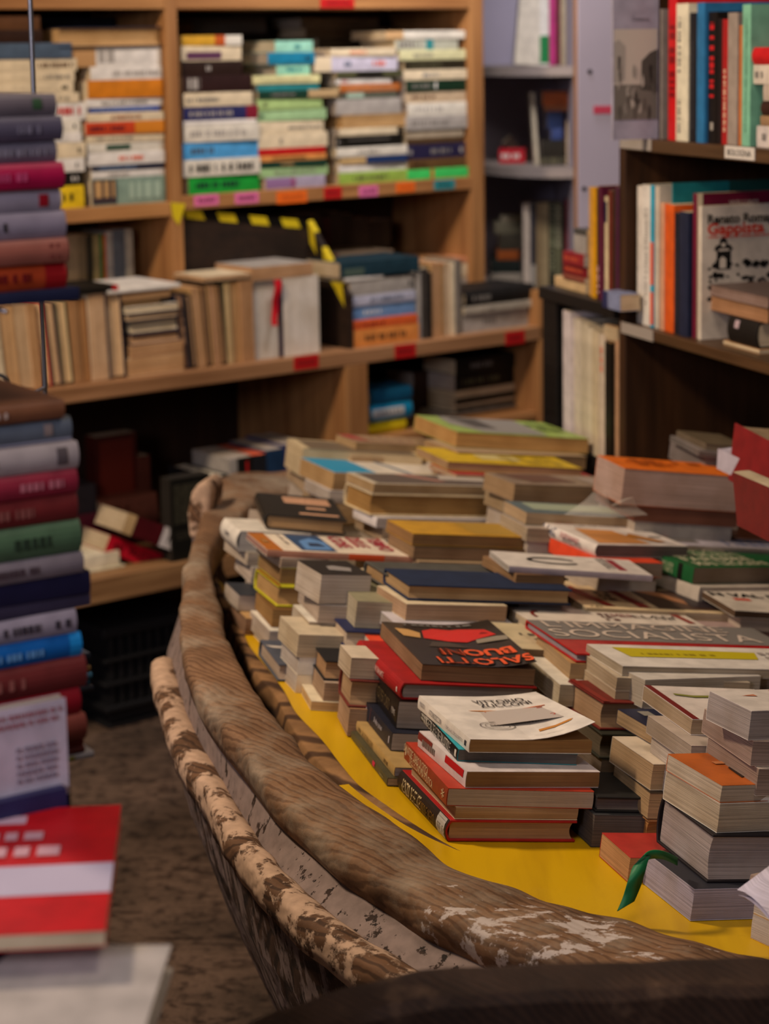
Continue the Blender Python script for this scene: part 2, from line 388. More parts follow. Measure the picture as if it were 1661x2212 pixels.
# --- free stacks given by the top face corners N (near), L (left), R (right)
def sp0(r): return r.get('sp', 'F')
def free_stack(name, start, rows, group='books piled in the boat'):
    zb = None
    descs = [r['d'] for r in rows]; n = len(rows)
    for i, r in enumerate(rows):
        N = r['N']; vb = r['vb']
        lean = proj(atd(N[0], vb, .05)+ND*.05); l0 = proj(atd(N[0], vb, .05)); sl = (lean[0]-l0[0])/(l0[1]-lean[1]); ub = N[0]-sl*(vb-N[1])
        if zb is None:
            if start[0] == 'z': zb = start[1]-ZB
            else: zb = hd(aty(ub, vb, start[1]))
            if zb > .008: base_fill = True
            else: zb = max(zb, .0005); base_fill = None
        if 'Y' in r: zb = hd(aty(ub, vb, r['Y']))
        Bp = atd(ub, vb, zb); qv = proj(Bp+ND*.1)[1]; T = max(.1*(vb-N[1])/(vb-qv), .006)
        if 'T' in r: T = r['T']
        zt = zb+T; Nw = Bp+ND*T; v1 = v2 = None; wt1 = wt2 = 0
        if isinstance(r['R'], tuple): d = atd(*r['R'], zt)-Nw; v1 = d; wt1 = d.length
        if isinstance(r['L'], tuple): d = atd(*r['L'], zt)-Nw; v2 = d.cross(ND); wt2 = d.length; dl = d
        e1 = Vector((0, 0, 0))
        if v1: e1 += v1.normalized()*wt1*r.get('wr', 1)
        if v2: e1 += v2.normalized()*wt2
        e1 -= ND*e1.dot(ND); e1.normalize(); e2 = ND.cross(e1)
        a = v1.dot(e1) if v1 else r['R']; b = dl.dot(e2) if v2 else r['L']
        a = r.get('a', a); b = r.get('b', b)
        if v1 and sp0(r) == 'F': a = max(a, .085)
        O = Bp.copy(); sp = r.get('sp', 'F')
        if base_fill and i == 0:
            nf = max(1, round(zb/.035)); tf = zb/nf
            for j in range(nf):
                Of = O+e1*.006+e2*.006-ND*(zb-tf*j-.0003)
                book(mat3(Of, e1, e2, ND), a-.012, b-.012, tf-.0006, random.choice(['cream', 'ivory', 'tan', 'lgrey']), f"plain paperback {['at the very bottom','second from the bottom','third from the bottom','fourth from the bottom','fifth from the bottom','sixth up', 'seventh up', 'eighth up', 'ninth up', 'tenth up'][min(j,9)]} of {name}", 'hidden lower books of the boat stacks', opts={}, pg='pgrey') if True else None
        if sp == 'L': M = mat3(O+e2*b, -e2, e1, ND); LL, WW = b, a
        elif sp == 'N': M = mat3(O, e1, e2, ND); LL, WW = a, b
        elif sp == 'R': M = mat3(O+e1*a, e2, -e1, ND); LL, WW = b, a
        else: M = mat3(O+e1*a+e2*b, -e1, -e2, ND); LL, WW = a, b
        M.translation = M.translation+ND*.0003
        rel = 'on top' if i == n-1 else 'under the '+r.get('un', descs[i+1].split(' with ')[0])
        lab = r.get('label', f"{descs[i]} {rel}, {name}")
        book(M, LL, WW, T-.0006, r.get('c', 'cream'), lab, group, r.get('k', 'pb'), r.get('pg', 'pages'), r.get('pr', ()), FR=(O+ND*T, e1, e2, a, b), spine=r.get('spine'), curl=r.get('curl', 0), seed=i*13+int(N[0]), opts=r)
        if r.get('dbg'): print('DBG', descs[i], round(a, 3), round(b, 3), round(T, 3), round(zb, 3), [round(x, 2) for x in Nw])
        zb = zt
ZB = .70
# ================================================================ THE SETTING
def struct(name, mb, mat, **kw):
    o = mb.build(name, mat, **kw); o['kind'] = 'structure'; return o
def plaster(name, c, c2, sc_=3):
    t = NT(name, .9); n = t.n('ShaderNodeTexNoise', Scale=float(sc_), Detail=8.0); t.l(t.coords(), n.inputs['Vector'])
    t.base(t.ramp(n.outputs[0], [(.35, rgb(c)), (.65, rgb(c2))])); t.bump(n.outputs[0], .3, .003); return t.m
t = NT('stone_floor', .75); co = t.coords()
n1 = t.n('ShaderNodeTexNoise', Scale=3.5, Detail=10.0, Roughness=.6); t.l(co, n1.inputs['Vector'])
n2 = t.n('ShaderNodeTexNoise', Scale=28.0, Detail=8.0, Roughness=.7); t.l(co, n2.inputs['Vector'])
vo = t.n('ShaderNodeTexNoise', Scale=9.0, Detail=5.0, Distortion=2.0); t.l(t.coords((1, 3, 1)), vo.inputs['Vector'])
a = t.ramp(n1.outputs[0], [(.35, rgb('443529')), (.62, rgb('6C5646'))]); b = t.ramp(n2.outputs[0], [(.38, (.25, .2, .18, 1)), (.5, (1, 1, 1, 1))])
c = t.ramp(vo.outputs[0], [(.36, (.35, .3, .27, 1)), (.44, (1, 1, 1, 1))])
t.base(t.mix(1.0, t.mix(.8, a, b, 'MULTIPLY'), c, 'MULTIPLY')); t.bump(t.mix(.5, n1.outputs[0], n2.outputs[0]), .9, .02)
m = MB(); m.box(-4, 4, -.8, 9, -.06, 0); struct('floor', m, t.m)
m = MB(); m.box(-4, 4, 8.0, 8.1, 0, 3.4); struct('wall_back', m, plaster('back_plaster', '4A3A30', '5E4A3C'))
m = MB(); m.box(3.0, 3.1, -.8, 8, 0, 3.4); struct('wall_right', m, plaster('side_plaster', '5A4A40', '6A564A'))
m = MB(); m.box(-4.1, -4, -.8, 8, 0, 3.4); struct('wall_left', m, plaster('side_plaster2', '5A4A40', '6A564A'))
# ================================================================ WOODEN BOOKCASE
PINE = woodmat('pine_boards', '8E5F38', 'B5834F', 1.0, .55, 0)
PINEV = woodmat('pine_uprights', '8A5C36', 'B0804E', 1.0, .55, 2)
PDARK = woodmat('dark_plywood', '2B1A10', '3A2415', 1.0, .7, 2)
X0 = (280-CX)/F*5.0
PU = Plane((X0, 5.0), 38); PG = PU.off(-.18)      # upper front, counter front
def pbox(mb, pl, s0, s1, d0, d1, z0, z1):
    P = [pl.w(s, z0, d) for s, d in ((s0, d0), (s1, d0), (s1, d1), (s0, d1))]; Q = [p+UP*(z1-z0) for p in P]; mb.prism(P, Q)
def aligned(pl, name, mat, s0, s1, d0, d1, z0, z1, parent=None, bevel=.002):
    """a board whose own axes follow the plane, so its grain does too"""
    mb = MB(); mb.box(0, s1-s0, 0, d1-d0, 0, z1-z0); o = mb.build(name, mat, parent, bevel=bevel)
    o.matrix_world = mat3(pl.w(s0, z0, d0), pl.a, pl.n, UP); return o
bc = empty('wooden_bookcase', loc=PU.w(.5, 0, .1)); tag(bc, 'tall pine bookcase with bare boards and coloured shelf stickers behind the boat', 'bookcase')
def bpart(name, mat, *a, **kw):
    o = aligned(PU, name, mat, *a, **kw); o.parent = bc; o.matrix_parent_inverse = Matrix.Translation(bc.location).inverted(); return o
sR0, _ = PU.px(1017, 200); sR1, _ = PU.px(1045, 200); sL0, _ = PU.px(363, 250); sL1, _ = PU.px(389, 250); sE = -1.25
_, zTop = PU.px(700, 19); _, zS1 = PU.px(700, 403); _, zS0 = PU.px(700, 432)
CD = .22                                             # upper part depth to its back
gG0, _ = PG.px(-300, 850); gG1, _ = PG.px(1172, 720)
_, zC1 = PG.px(700, 766); _, zC0 = PG.px(700, 797)
bpart('upright', PINEV, sR0, sR1, 0, .36, zC1+.0005, zTop+.5)
bpart('upright', PINEV, sL0, sL1, 0, .36, zC1+.0005, zTop+.5)
bpart('shelf_board', PINE, sL1, sR0, 0, .36, zTop, zTop+.03)
bpart('shelf_board', PINE, sE, sL0, 0, .36, zTop, zTop+.03)
bpart('shelf_board', PINE, sL1, sR0, 0, .36, zS0, zS1)
bpart('shelf_board', PINE, sE, sL0, 0, .36, zS0-.012, zS1-.012)
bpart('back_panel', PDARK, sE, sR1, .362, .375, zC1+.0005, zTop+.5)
off = .18
_, zB1 = PG.px(274, 1240); _, zB0 = PG.px(274, 1292)
sB, _ = PG.px(395, 1240)
def gpart(name, mat, s0, s1, d0, d1, z0, z1): return bpart(name, mat, s0, s1, d0-off, d1-off, z0, z1)
gpart('counter_board', woodmat('worn_counter', '86603F', 'A87C56', 1.0, .5, 0), gG0, gG1+.012, 0, .56, zC0, zC1)
g0, _ = PG.px(747, 850); g1, _ = PG.px(795, 850)
gpart('lower_upright', PINEV, g0, g1, 0, .50, .0, zC0-.0005)
gpart('lower_upright', PINEV, gG1-.012, gG1+.012, .0, .50, 0, zC1+.10)
gpart('lower_shelf_board', woodmat('dusty_shelf', '7A5636', 'A07A50', 1.0, .6, 0), gG0, g0-.02, .0, .5, zB0, zB1)
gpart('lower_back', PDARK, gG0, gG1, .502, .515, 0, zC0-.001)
def sticker(pl, u0, v0, u1, v1, col, d=-.0012, txt=None, parent=bc, name='shelf_sticker', tcol='dred'):
    s0, z1 = pl.px(u0, v0); s1, z0 = pl.px(u1, v1)
    mb = MB(); mb.box(0, s1-s0, 0, .0010, 0, z1-z0); o = mb.build(name, flat(col), None); M = mat3(pl.w(s0, z0, d), pl.a, pl.n, UP)
    o.parent = parent; o.matrix_world = M if parent is None else M
    o.matrix_parent_inverse = parent.matrix_world.inverted() if parent.matrix_world != Matrix.Identity(4) else Matrix.Translation(parent.location).inverted()
    # a row of small hand-printed strokes
    q = MB(); rd = random.Random(int(u0)); L = s1-s0; H = z1-z0; x = L*.16
    while x < L*.84:
        w_ = H*rd.uniform(.12, .22); h = H*rd.uniform(.25, .42); q.box(x, x+w_, -.0006, -.0001, H*.32, H*.32+h); x += w_+H*.12
    l = q.build('sticker_writing', flat(tcol), o)
    return o
for a_ in ((419, 422, 472, 442, 'pink', 'maroon'), (507, 417, 558, 437, 'pink', 'maroon'), (597, 415, 663, 436, 'orange', 'dorange'), (699, 405, 738, 427, 'red', 'dred'),
           (775, 403, 816, 422, 'pink', 'maroon'), (855, 395, 896, 413, 'orange', 'dorange'), (937, 390, 982, 407, 'teal', 'black')): sticker(PU, a_[0], a_[1], a_[2], a_[3], a_[4], tcol=a_[5])
sticker(PU, 691, -4, 765, 17, 'red')
for a_ in ((634, 771, 688, 793), (852, 746, 898, 769), (1091, 718, 1133, 740)): sticker(PG, *a_, 'red')
# dark box with warning tape on the counter
BX = woodmat('dark_box_ply', '1E130A', '2C1C10', 1, .7, 0); PB = PG.off(.20)
bx = empty('dark_wooden_box', loc=PB.w(.7, zC1, .05)); tag(bx, 'dark open wooden box on the counter with yellow and black warning tape on its edge', 'box')
def on(pl, pts, d): return [pl.w(*pl.px(u, v), d) if v < 9999 else None for u, v in pts]
outl = [(388, 452), (655, 478), (655, 750), (388, 770)]
ps = [PB.px(u, v) for u, v in outl]; ps = [(s, max(z, zC1)) for s, z in ps]; ps[2] = (ps[1][0]+.015, zC1); ps[1] = (ps[1][0]+.015, ps[1][1]); ps[3] = (ps[0][0], zC1)
def loc_build(mb, name, mat, root, **kw):
    mb.v = [tuple(Vector(p)-root.location) for p in mb.v]; return mb.build(name, mat, root, **kw)
m = MB(); m.prism([PB.w(s, z, .0) for s, z in ps], [PB.w(s, z, .018) for s, z in ps]); loc_build(m, 'front_panel', BX, bx)
sS = ps[1][0]+.0005; zb_ = ps[1][1]; PFr = PG.off(.03); _, zf_ = PFr.px(738, 640)
m = MB(); P = [PB.w(sS, zC1, -.17), PB.w(sS, zC1, -.0005), PB.w(sS, zb_, -.0005), PB.w(sS, zf_, -.17)]; m.prism(P, [p+PB.a*.015 for p in P]); loc_build(m, 'side_panel', BX, bx)
YT = flat('C9B21E', .4); KT = flat('0E0C0A', .4)
def tape(A, B, n, first, wd=.022, skew=.6, frac=.5, dn=0.0):
    """stripes wrapped on the edge from A to B"""
    A = Vector(A); B = Vector(B); d = (B-A)/n; dirn = (B-A).normalized(); per = dirn.cross(PB.n).normalized()
    if per.z > 0: per = -per
    m = MB(); mk = MB(); o_ = -PB.n*.0015
    mk.add([A+o_*.6, B+o_*.6, B+per*wd+o_*.6, A+per*wd+o_*.6], [(0, 1, 2, 3)])
    for i in range(n):
        p = A+d*(i+.1); q = p+d*frac*1.1; sh = dirn*wd*skew
        m.add([p+o_, q+o_, q+per*wd+sh+o_, p+per*wd+sh+o_], [(0, 1, 2, 3)])
        m.add([p+PB.n*.018, q+PB.n*.018, q+o_, p+o_], [(0, 1, 2, 3)])
    loc_build(m, 'yellow_tape_stripes', YT, bx); loc_build(mk, 'black_tape', KT, bx)
tape(PB.w(ps[0][0], ps[0][1]+.001), PB.w(ps[1][0], ps[1][1]+.001), 4, 0)
A = PB.w(sS, zb_+.001, 0); B = PB.w(sS, zf_+.001, -.17); m = MB(); mk = MB(); d_ = B-A
for f0, f1 in ((.0, .16), (.36, .86)):
    p = A+d_*f0; q = A+d_*f1; x_ = PB.a*.016; y_ = -PB.a*.001
    m.add([p+y_, q+y_, q+x_, p+x_], [(0, 1, 2, 3)]); m.add([p+y_, q+y_, q+y_-UP*.05+d_*.05, p+y_-UP*.05+d_*.05], [(0, 1, 2, 3)])
    yy = PB.a*.0162; m.add([p+yy, q+yy, q+yy-UP*.06, p+yy-UP*.06], [(0, 1, 2, 3)])
loc_build(m, 'yellow_tape', YT, bx)
s_, z_ = PU.px(375, 445)
m = MB(); P = [PU.w(*PU.px(u, v), -.003) for u, v in ((368, 437), (400, 440), (385, 486), (373, 470))]; m.prism(P, [p+PU.n*.002 for p in P]); loc_build(m, 'yellow_tape_end', YT, bx)
# plastic crate under the bookcase
cr = empty('plastic_crate', loc=PG.w(-.05, 0, .14)); tag(cr, 'black ribbed plastic crate standing on the floor under the lowest pine shelf', 'crate')
CP = NT('crate_plastic', .45); CP.b.inputs['Base Color'].default_value = rgb('1A1A1C')
c0, _ = PG.off(.06).px(232, 1600); c1, _ = PG.off(.06).px(430, 1560); PC = PG.off(.06)
m = MB()
for z0_, z1_, g in ((0, .012, .012), (.012, .045, .02), (.045, .06, .0), (.11, .12, 0), (.17, .18, 0), (.235, .26, -.004)): pbox(m, PC, c0+g, c1-g, g, .30-g, z0_, z1_)
loc_build(m, 'crate_rims', CP.m, cr, bevel=.004)
m = MB(); n = 9
for i in range(n):
    s = c0+.02+(c1-c0-.05)*i/(n-1); pbox(m, PC, s, s+.014, .012, .026, .04, .245)
pbox(m, PC, c0+.02, c1-.02, .03, .28, .04, .235); loc_build(m, 'crate_slats', CP.m, cr)
# ================================================================ PALE CORNER UNIT with quarter-round shelves
LIL = plaster('lilac_board', 'A5A0B4', 'B2ACBE', 2); SHW = plaster('grey_shelf', '8C817B', '9C9088', 5)
cu = empty('corner_shelf_unit', loc=(.55, 6.5, 0)); tag(cu, 'pale lilac corner unit with quarter-round grey shelves at the end of the pine bookcase', 'shelf unit')
Yb = 6.7; CXX = aty(1241, 300, Yb-.70).x
def rbox(root, name, mat, x0, x1, y0, y1, z0, z1, bevel=.0015):
    m = MB(); m.box(x0, x1, y0, y1, z0, z1); return loc_build(m, name, mat, root, bevel=bevel)
rbox(cu, 'back_board', LIL, CXX-.40, CXX, Yb, Yb+.015, .3, 2.4)
rbox(cu, 'side_board', LIL, CXX, CXX+.012, Yb-.70, Yb+.014, .3, 2.4)
rbox(cu, 'wood_edge_strip', PINEV, CXX-.002, CXX+.014, Yb-.712, Yb-.7005, .3, 2.4)
SH = []
for vz in (142, 352, 617):
    zt = aty(1150, vz, Yb-.35).z; SH.append(zt); m = MB(); n = 20; R_ = .32
    top = [(CXX-.001, Yb-.001, zt)]+[(CXX-.001-R_*math.cos(math.pi/2*i/n), Yb-.001-R_*math.sin(math.pi/2*i/n)*2.1, zt) for i in range(n+1)]
    m.prism([Vector(p)-UP*.028 for p in top], [Vector(p) for p in top]); loc_build(m, 'quarter_round_shelf', SHW, cu)
# lilac board behind the black shelves
lb0 = aty(1249, 300, 4.95); lb1 = aty(1345, 300, 4.95)
lb = empty('lilac_panel', loc=(lb0.x, 4.95, 0)); tag(lb, 'upright lilac board with a red sticker and screw hole beside the corner shelves', 'panel')
rbox(lb, 'board', LIL, lb0.x, lb1.x+.25, 4.95, 4.97, 0, 2.3)
p0 = aty(1282, 229, 4.949); p1 = aty(1333, 245, 4.949); rbox(lb, 'red_sticker', flat('C0405A'), p0.x, p1.x, 4.9475, 4.9495, p1.z, p0.z, 0)
for uv in ((1274, 155), (1262, 408)):
    p = aty(*uv, 4.949); m = MB(); m.prism([(p.x+.006*math.cos(i*.785), 4.9485, p.z+.006*math.sin(i*.785)) for i in range(8)], [(p.x+.006*math.cos(i*.785), 4.9498, p.z+.006*math.sin(i*.785)) for i in range(8)]); loc_build(m, 'screw_head', flat('black'), lb)
# ================================================================ DARK CABINET and black shelf unit (one line of fronts)
PR = Plane((.467, 4.03), -71.2)
DW = woodmat('dark_cabinet_wood', '2A190D', '4A2E18', 1, .55, 2); DWH = woodmat('dark_cabinet_shelf', '3A2818', '5E432A', 1, .4, 0); DK = woodmat('dark_inside', '22140A', '331F10', 1, .8, 2)
dc = empty('dark_cabinet', loc=PR.w(.4, 0, .15)); tag(dc, 'tall dark brown cabinet with open shelves of upright books beside the boat', 'cabinet')
def dpart(root, name, mat, *a, **kw):
    o = aligned(PR, name, mat, *a, **kw); o.parent = root; o.matrix_parent_inverse = Matrix.Translation(root.location).inverted(); return o
DE = 1.0
sX, _ = PR.px(1337, 500)
dpart(dc, 'side_panel', DW, sX, sX+.028, 0, .34, 0, 2.3)
dpart(dc, 'back_panel', DK, sX+.028, DE, .33, .34, 0, 2.3)
_, zD1 = PR.px(1500, 309); _, zD0 = PR.px(1500, 338); dpart(dc, 'cabinet_shelf', DWH, sX+.0285, DE, -.004, .329, zD0, zD1)
_, zE1 = PR.px(1500, 738); _, zE0 = PR.px(1500, 762); dpart(dc, 'cabinet_shelf', DWH, sX+.0285, DE, -.004, .329, zE0, zE1)
def rsticker(pl, root, u0, v0, u1, v1, col, name='shelf_label', d=-.0065):
    s0, z1 = pl.px(u0, v0); s1, z0 = pl.px(u1, v1); return s0, s1, z0, z1
for (u0, v0, u1, v1, col) in ((1345, 300, 1412, 326, 'lgrey'), (1572, 318, 1636, 345, 'white'), (1347, 683, 1416, 716, 'lgrey')):
    s0, za = PR.px(u0, (v0)); s1, zb_ = PR.px(u1, v1); zt = (zD1 if v0 < 500 else zE1)+.001; 
    lb_ = dpart(dc, 'shelf_label', flat('9C938A' if col == 'lgrey' else 'CFC8BE', .3), s0, s1, -.0062, -.0045, zt-.022 if v0 < 500 else zt-.022, zt, bevel=0)
    if col == 'white':
        tv, tf = textmesh('BOLOGNA', .0); m = MB(); m.add([(x*(s1-s0)*.8, 0, y*.011) for x, y in tv], tf); q = m.build('label_writing', flat('black'), lb_)
        q.location = ((s1-s0)/2, -.0006, .011)
bs = empty('black_shelf_unit', loc=PR.w(-.2, 0, .1)); tag(bs, 'black shelf unit between the lilac board and the dark cabinet', 'shelf unit')
BK = woodmat('black_melamine', '0F0D0D', '1B1817', 1, .45, 0)
s0, _ = PR.px(1172, 700); s1, _ = PR.px(1214, 760); _, zF1 = PR.px(1260, 641); _, zF0 = PR.px(1260, 668)
dpart(bs, 'black_upright', BK, s0, s0+.075, .0, .3, 0, zF0-.0005)
dpart(bs, 'black_shelf', BK, s0, sX-.001, -.01, .3, zF0, zF1)
_, zK = PR.px(1260, 975); dpart(bs, 'black_base', BK, s0+.0755, sX-.001, 0, .3, 0, zK)
# ================================================================ THE BOAT
WOODCAP = weathered('worn_gunwale', '664A33', '86664A', '948470', .46, .66, pscale=7, rings=34)
WOODLOW = weathered('flaking_hull', '2A1C14', '4A3528', '7E6C66', .49, .54, pscale=34, stretch=(1, 1, .4), rings=24)
PAINTED = weathered('grey_painted_plank', '1E140D', '352419', '86746C', .405, .425, pscale=48, stretch=(1, 1, .45), rings=12)
RAIL = weathered('flaking_rail', '4A3423', '6E5038', 'B99A80', .455, .49, pscale=15, rings=30)
STRIP = weathered('inner_stringer', '4A3320', '8E6B46', 'A98B66', .62, .75, pscale=12, rings=10)
def peel(mat, centre, rad):
    nt = mat.node_tree; bs_ = nt.nodes['Principled BSDF']; old = bs_.inputs['Base Color'].links[0].from_socket; T_ = NT.__new__(NT); T_.m = mat; T_.t = nt; T_.b = bs_
    co = T_.coords(); dv = T_.n('ShaderNodeVectorMath', operation='DISTANCE'); T_.l(co, dv.inputs[0]); dv.inputs[1].default_value = centre
    nz = T_.n('ShaderNodeTexNoise', Scale=24.0, Detail=10.0, Roughness=.7); T_.l(T_.coords((1, 1.6, 1)), nz.inputs['Vector'])
    mp = T_.n('ShaderNodeMapRange'); T_.l(dv.outputs['Value'], mp.inputs[0]); mp.inputs[1].default_value = rad*.3; mp.inputs[2].default_value = rad; mp.inputs[3].default_value = .045; mp.inputs[4].default_value = -.25
    ad = T_.n('ShaderNodeMath', operation='ADD'); T_.l(nz.outputs[0], ad.inputs[0]); T_.l(mp.outputs[0], ad.inputs[1]); mk_ = T_.ramp(ad.outputs[0], [(.57, (0, 0, 0, 1)), (.60, (1, 1, 1, 1))])
    T_.base(T_.mix(mk_, old, rgb('B8AAA0')))
boat = empty('wooden_boat', loc=(0, 2.8, 0)); tag(boat, 'old wooden boat with flaking grey paint and a yellow deck, piled with books', 'boat')
def cr_spline(P, k_):
    out = []; n = len(P)
    for i in range(n-1):
        a, b, c, d = P[max(i-1, 0)], P[i], P[i+1], P[min(i+2, n-1)]
        for j in range(k_):
            t_ = j/k_; out.append(.5*((2*b)+(c-a)*t_+(2*a-5*b+4*c-d)*t_*t_+(3*b-a-3*c+d)*t_**3))
    out.append(P[-1]); return out
CAP = [((760, 1006), (760, 1066), .80), ((600, 1014), (640, 1070), .80), ((520, 1018), (575, 1078), .80), ((470, 1030), (535, 1092), .80), ((446, 1080), (515, 1115), .79), ((430, 1130), (485, 1150), .785),
 ((413, 1180), (458, 1190), .78), ((398, 1225), (455, 1234), .775), ((390, 1300), (475, 1300), .765), ((391, 1364), (491, 1373), .76), ((401, 1427), (516, 1427), .755), ((432, 1500), (554, 1484), .75),
 ((466, 1550), (589, 1538), .745), ((513, 1607), (634, 1585), .74), ((553, 1658), (668, 1633), .735), ((590, 1706), (716, 1676), .73), ((661, 1770), (758, 1702), .722), ((737, 1837), (821, 1752), .716),
 ((821, 1892), (906, 1808), .712), ((906, 1947), (990, 1866), .71), ((1000, 1990), (1085, 1902), .71), ((1100, 2032), (1157, 1925), .71), ((1250, 2076), (1294, 1966), .712), ((1400, 2112), (1400, 1998), .715),
 ((1560, 2130), (1541, 2035), .72), ((1760, 2150), (1760, 2080), .72), ((2000, 2160), (2000, 2100), .72)]
capo = cr_spline([atd(*o, z-.70) for o, i, z in CAP], 8); capi = cr_spline([atd(*i, z-.70) for o, i, z in CAP], 8)
from mathutils import noise as mnoise
def jit(p, a, f=14): return p+Vector((mnoise.noise(p*f), mnoise.noise(p*f+Vector((9, 3, 1))), mnoise.noise(p*f+Vector((2, 7, 5)))))*a
rows = []
for o, i in zip(capo, capi):
    d = (i-o); H = .045; q = []
    for t_, z in ((0, -.7), (-.01, -.45), (.0, -.2), (.05, -.02), (.18, .07), (.35, .10), (.5, .10), (.65, .09), (.82, .05), (.95, -.03), (1.0, -.2), (1.0, -1.0), (.5, -1.0), (.05, -1.0)):
        q.append(jit(o+d*t_+UP*(z*H), .006, 18) if z > -.9 else o+d*t_+UP*z*H)
    rows.append(q)
m = MB(); m.loft(rows); loc_build(m, 'gunwale', WOODCAP, boat, smooth=True); peel(WOODCAP, tuple(atd(1140, 2035, .01)-boat.location), .30)
# notch cut across the gunwale
RL = [((325, 1434), (367, 1424)), ((340, 1500), (385, 1490)), ((367, 1585), (412, 1565)), ((402, 1658), (442, 1622)), ((434, 1702), (470, 1672)), ((463, 1761), (510, 1742)), ((510, 1837), (560, 1818)), ((569, 1905), (615, 1885)),
 ((636, 1976), (680, 1947)), ((716, 2039), (757, 2008)), ((795, 2095), (838, 2058)), ((900, 2150), (930, 2108)), ((1040, 2210), (1060, 2160)), ((1240, 2270), (1250, 2220)), ((1500, 2320), (1500, 2260))]
ZR = .645
ro = cr_spline([atd(*a, ZR-.70) for a, b in RL], 8); ri = cr_spline([atd(*b, ZR-.696) for a, b in RL], 8)
rows = []
for o, i in zip(ro, ri):
    d = i-o; rows.append([jit(o+d*t_+UP*z, .004, 22) for t_, z in ((0, -.035), (-.05, -.02), (-.03, -.006), (.05, .002), (.3, .006), (.7, .006), (1.0, .0), (1.15, -.004), (1.15, -.04), (.5, -.04))])
m = MB(); m.loft(rows); loc_build(m, 'rub_rail', RAIL, boat, smooth=True)
def closest(p, C): return min(C, key=lambda q: (q.x-p.x)**2+(q.y-p.y)**2)
pre = cr_spline([atd(u, v, ZR-.70) for u, v in ((446, 1200), (420, 1240), (396, 1290), (376, 1350), (360, 1400), (367, 1424))], 5)[:-1]
plk = pre+[i+Vector((0, 0, 0)) for i in ri]
rows = []
for p in plk:
    c = closest(p, capo); c2 = closest(p, capi); ins = (c2-c)*.22; tp = c+ins-UP*.03; bt = p-UP*.01
    rows.append([tp+(bt-tp)*f+Vector((0, 0, 0)) for f in (0, .2, .4, .6, .8, 1)]+[bt+ins*.8, tp+ins*.8])
m = MB(); m.loft(rows); loc_build(m, 'side_plank', PAINTED, boat, smooth=False)
# lower hull: two shells with a split between them
hu = pre+ro
def hullrow(i, off=0):
    p = hu[i]; q = hu[min(i+1, len(hu)-1)]; r = hu[max(i-1, 0)]; d = (q-r); d.z = 0; d.normalize(); n = Vector((-d.y, d.x, 0))
    return p, n
def shell(i0, i1, cutA=None, cutB=None):
    rows = []
    for i in range(i0, i1+1):
        p, n = hullrow(i); pr = []
        for z, inw in ((p.z-.03, .012), (.52, .03), (.40, .07), (.28, .12), (.16, .19), (.06, .27)):
            sh = Vector((0, 0, 0)); dd = (hu[min(i+1, len(hu)-1)]-hu[max(i-1, 0)]).normalized()
            if cutA is not None and i-i0 < 10: sh = dd*(-(ZR-.10-z)*.0*(1))
            if z < .5 and cutB is not None: sh = -dd*max(0, (.50-z))*cutB*max(0, 1-(i1-i)/14)
            if z < .5 and cutA is not None: sh = dd*max(0, (.50-z))*cutA*max(0, 1-(i-i0)/14)
            pr.append(jit(Vector((p.x, p.y, z))+n*inw+sh, .003, 16))
        rows.append(pr+[q+n*.022 for q in pr[::-1]])
    m = MB(); m.loft(rows); return m
ks = min(range(len(hu)), key=lambda i: abs(hu[i].y-2.62) if i > len(pre) else 9)
loc_build(shell(0, ks, cutB=.18), 'hull', WOODLOW, boat, smooth=False); loc_build(shell(ks, len(hu)-1, cutA=.05), 'hull', WOODLOW, boat, smooth=False)
# stringer and yellow deck
ST = [((449, 1238), (470, 1250)), ((470, 1290), (492, 1300)), ((495, 1340), (516, 1340)), ((519, 1400), (537, 1392)), ((548, 1452), (576, 1442)), ((590, 1500), (612, 1490)), ((622, 1560), (640, 1540)), ((660, 1618), (695, 1598)),
      ((706, 1668), (735, 1650)), ((745, 1700), (775, 1696)), ((800, 1745), (825, 1733)), ((880, 1795), (908, 1790)), ((965, 1842), (990, 1838)), ((1060, 1884), (1085, 1880)), ((1150, 1915), (1160, 1910))]
hh = [0]*(len(ST)-4)+[0, -.003, -.008, -.02]
so = cr_spline([atd(*a, -.004+h) for (a, b), h in zip(ST, hh)], 6); si = cr_spline([atd(*b, .002+h) for (a, b), h in zip(ST, hh)], 6)
rows = [[o, o+(i-o)*.1+UP*.002, i-(i-o)*.1+UP*.002, i, i-UP*.05, o-UP*.05-(i-o)*.2] for o, i in zip(so, si)]
m = MB(); m.loft(rows); loc_build(m, 'stringer', STRIP, boat, smooth=True)
t = NT('yellow_deck_paint', .4); n1 = t.n('ShaderNodeTexNoise', Scale=1.0, Detail=6.0); t.l(t.coords((26, 3, 1), rot=(0, 0, -.9)), n1.inputs['Vector'])
n2 = t.n('ShaderNodeTexNoise', Scale=5.0, Detail=8.0); t.l(t.coords(), n2.inputs['Vector'])
a = t.ramp(n1.outputs[0], [(.3, rgb('B88E08')), (.6, rgb('CBA008'))]); b = t.ramp(n2.outputs[0], [(.22, rgb('6B4310')), (.30, (1, 1, 1, 1))]); t.base(t.mix(1.0, a, b, 'MULTIPLY')); t.bump(n1.outputs[0], .2, .001)
dk = [i for i in si if i.z > 0][:]
dk = [Vector((p.x, p.y, 0)) for p in si[:54]]+[Vector((p.x+(q.x-p.x)*.25, p.y+(q.y-p.y)*.25, 0)) for p, q in zip(capi, capo) if p.y < si[54].y-.005 and p.x > si[54].x-.06]
dk = [p for p in dk if p.x < .72]+[PR.w(1.95, 0, -.03)*1.0, PR.w(.0, 0, -.03), PR.w(-.12, 0, -.03), Vector((-.18, 4.05, 0)), Vector((-.28, 3.6, 0))]
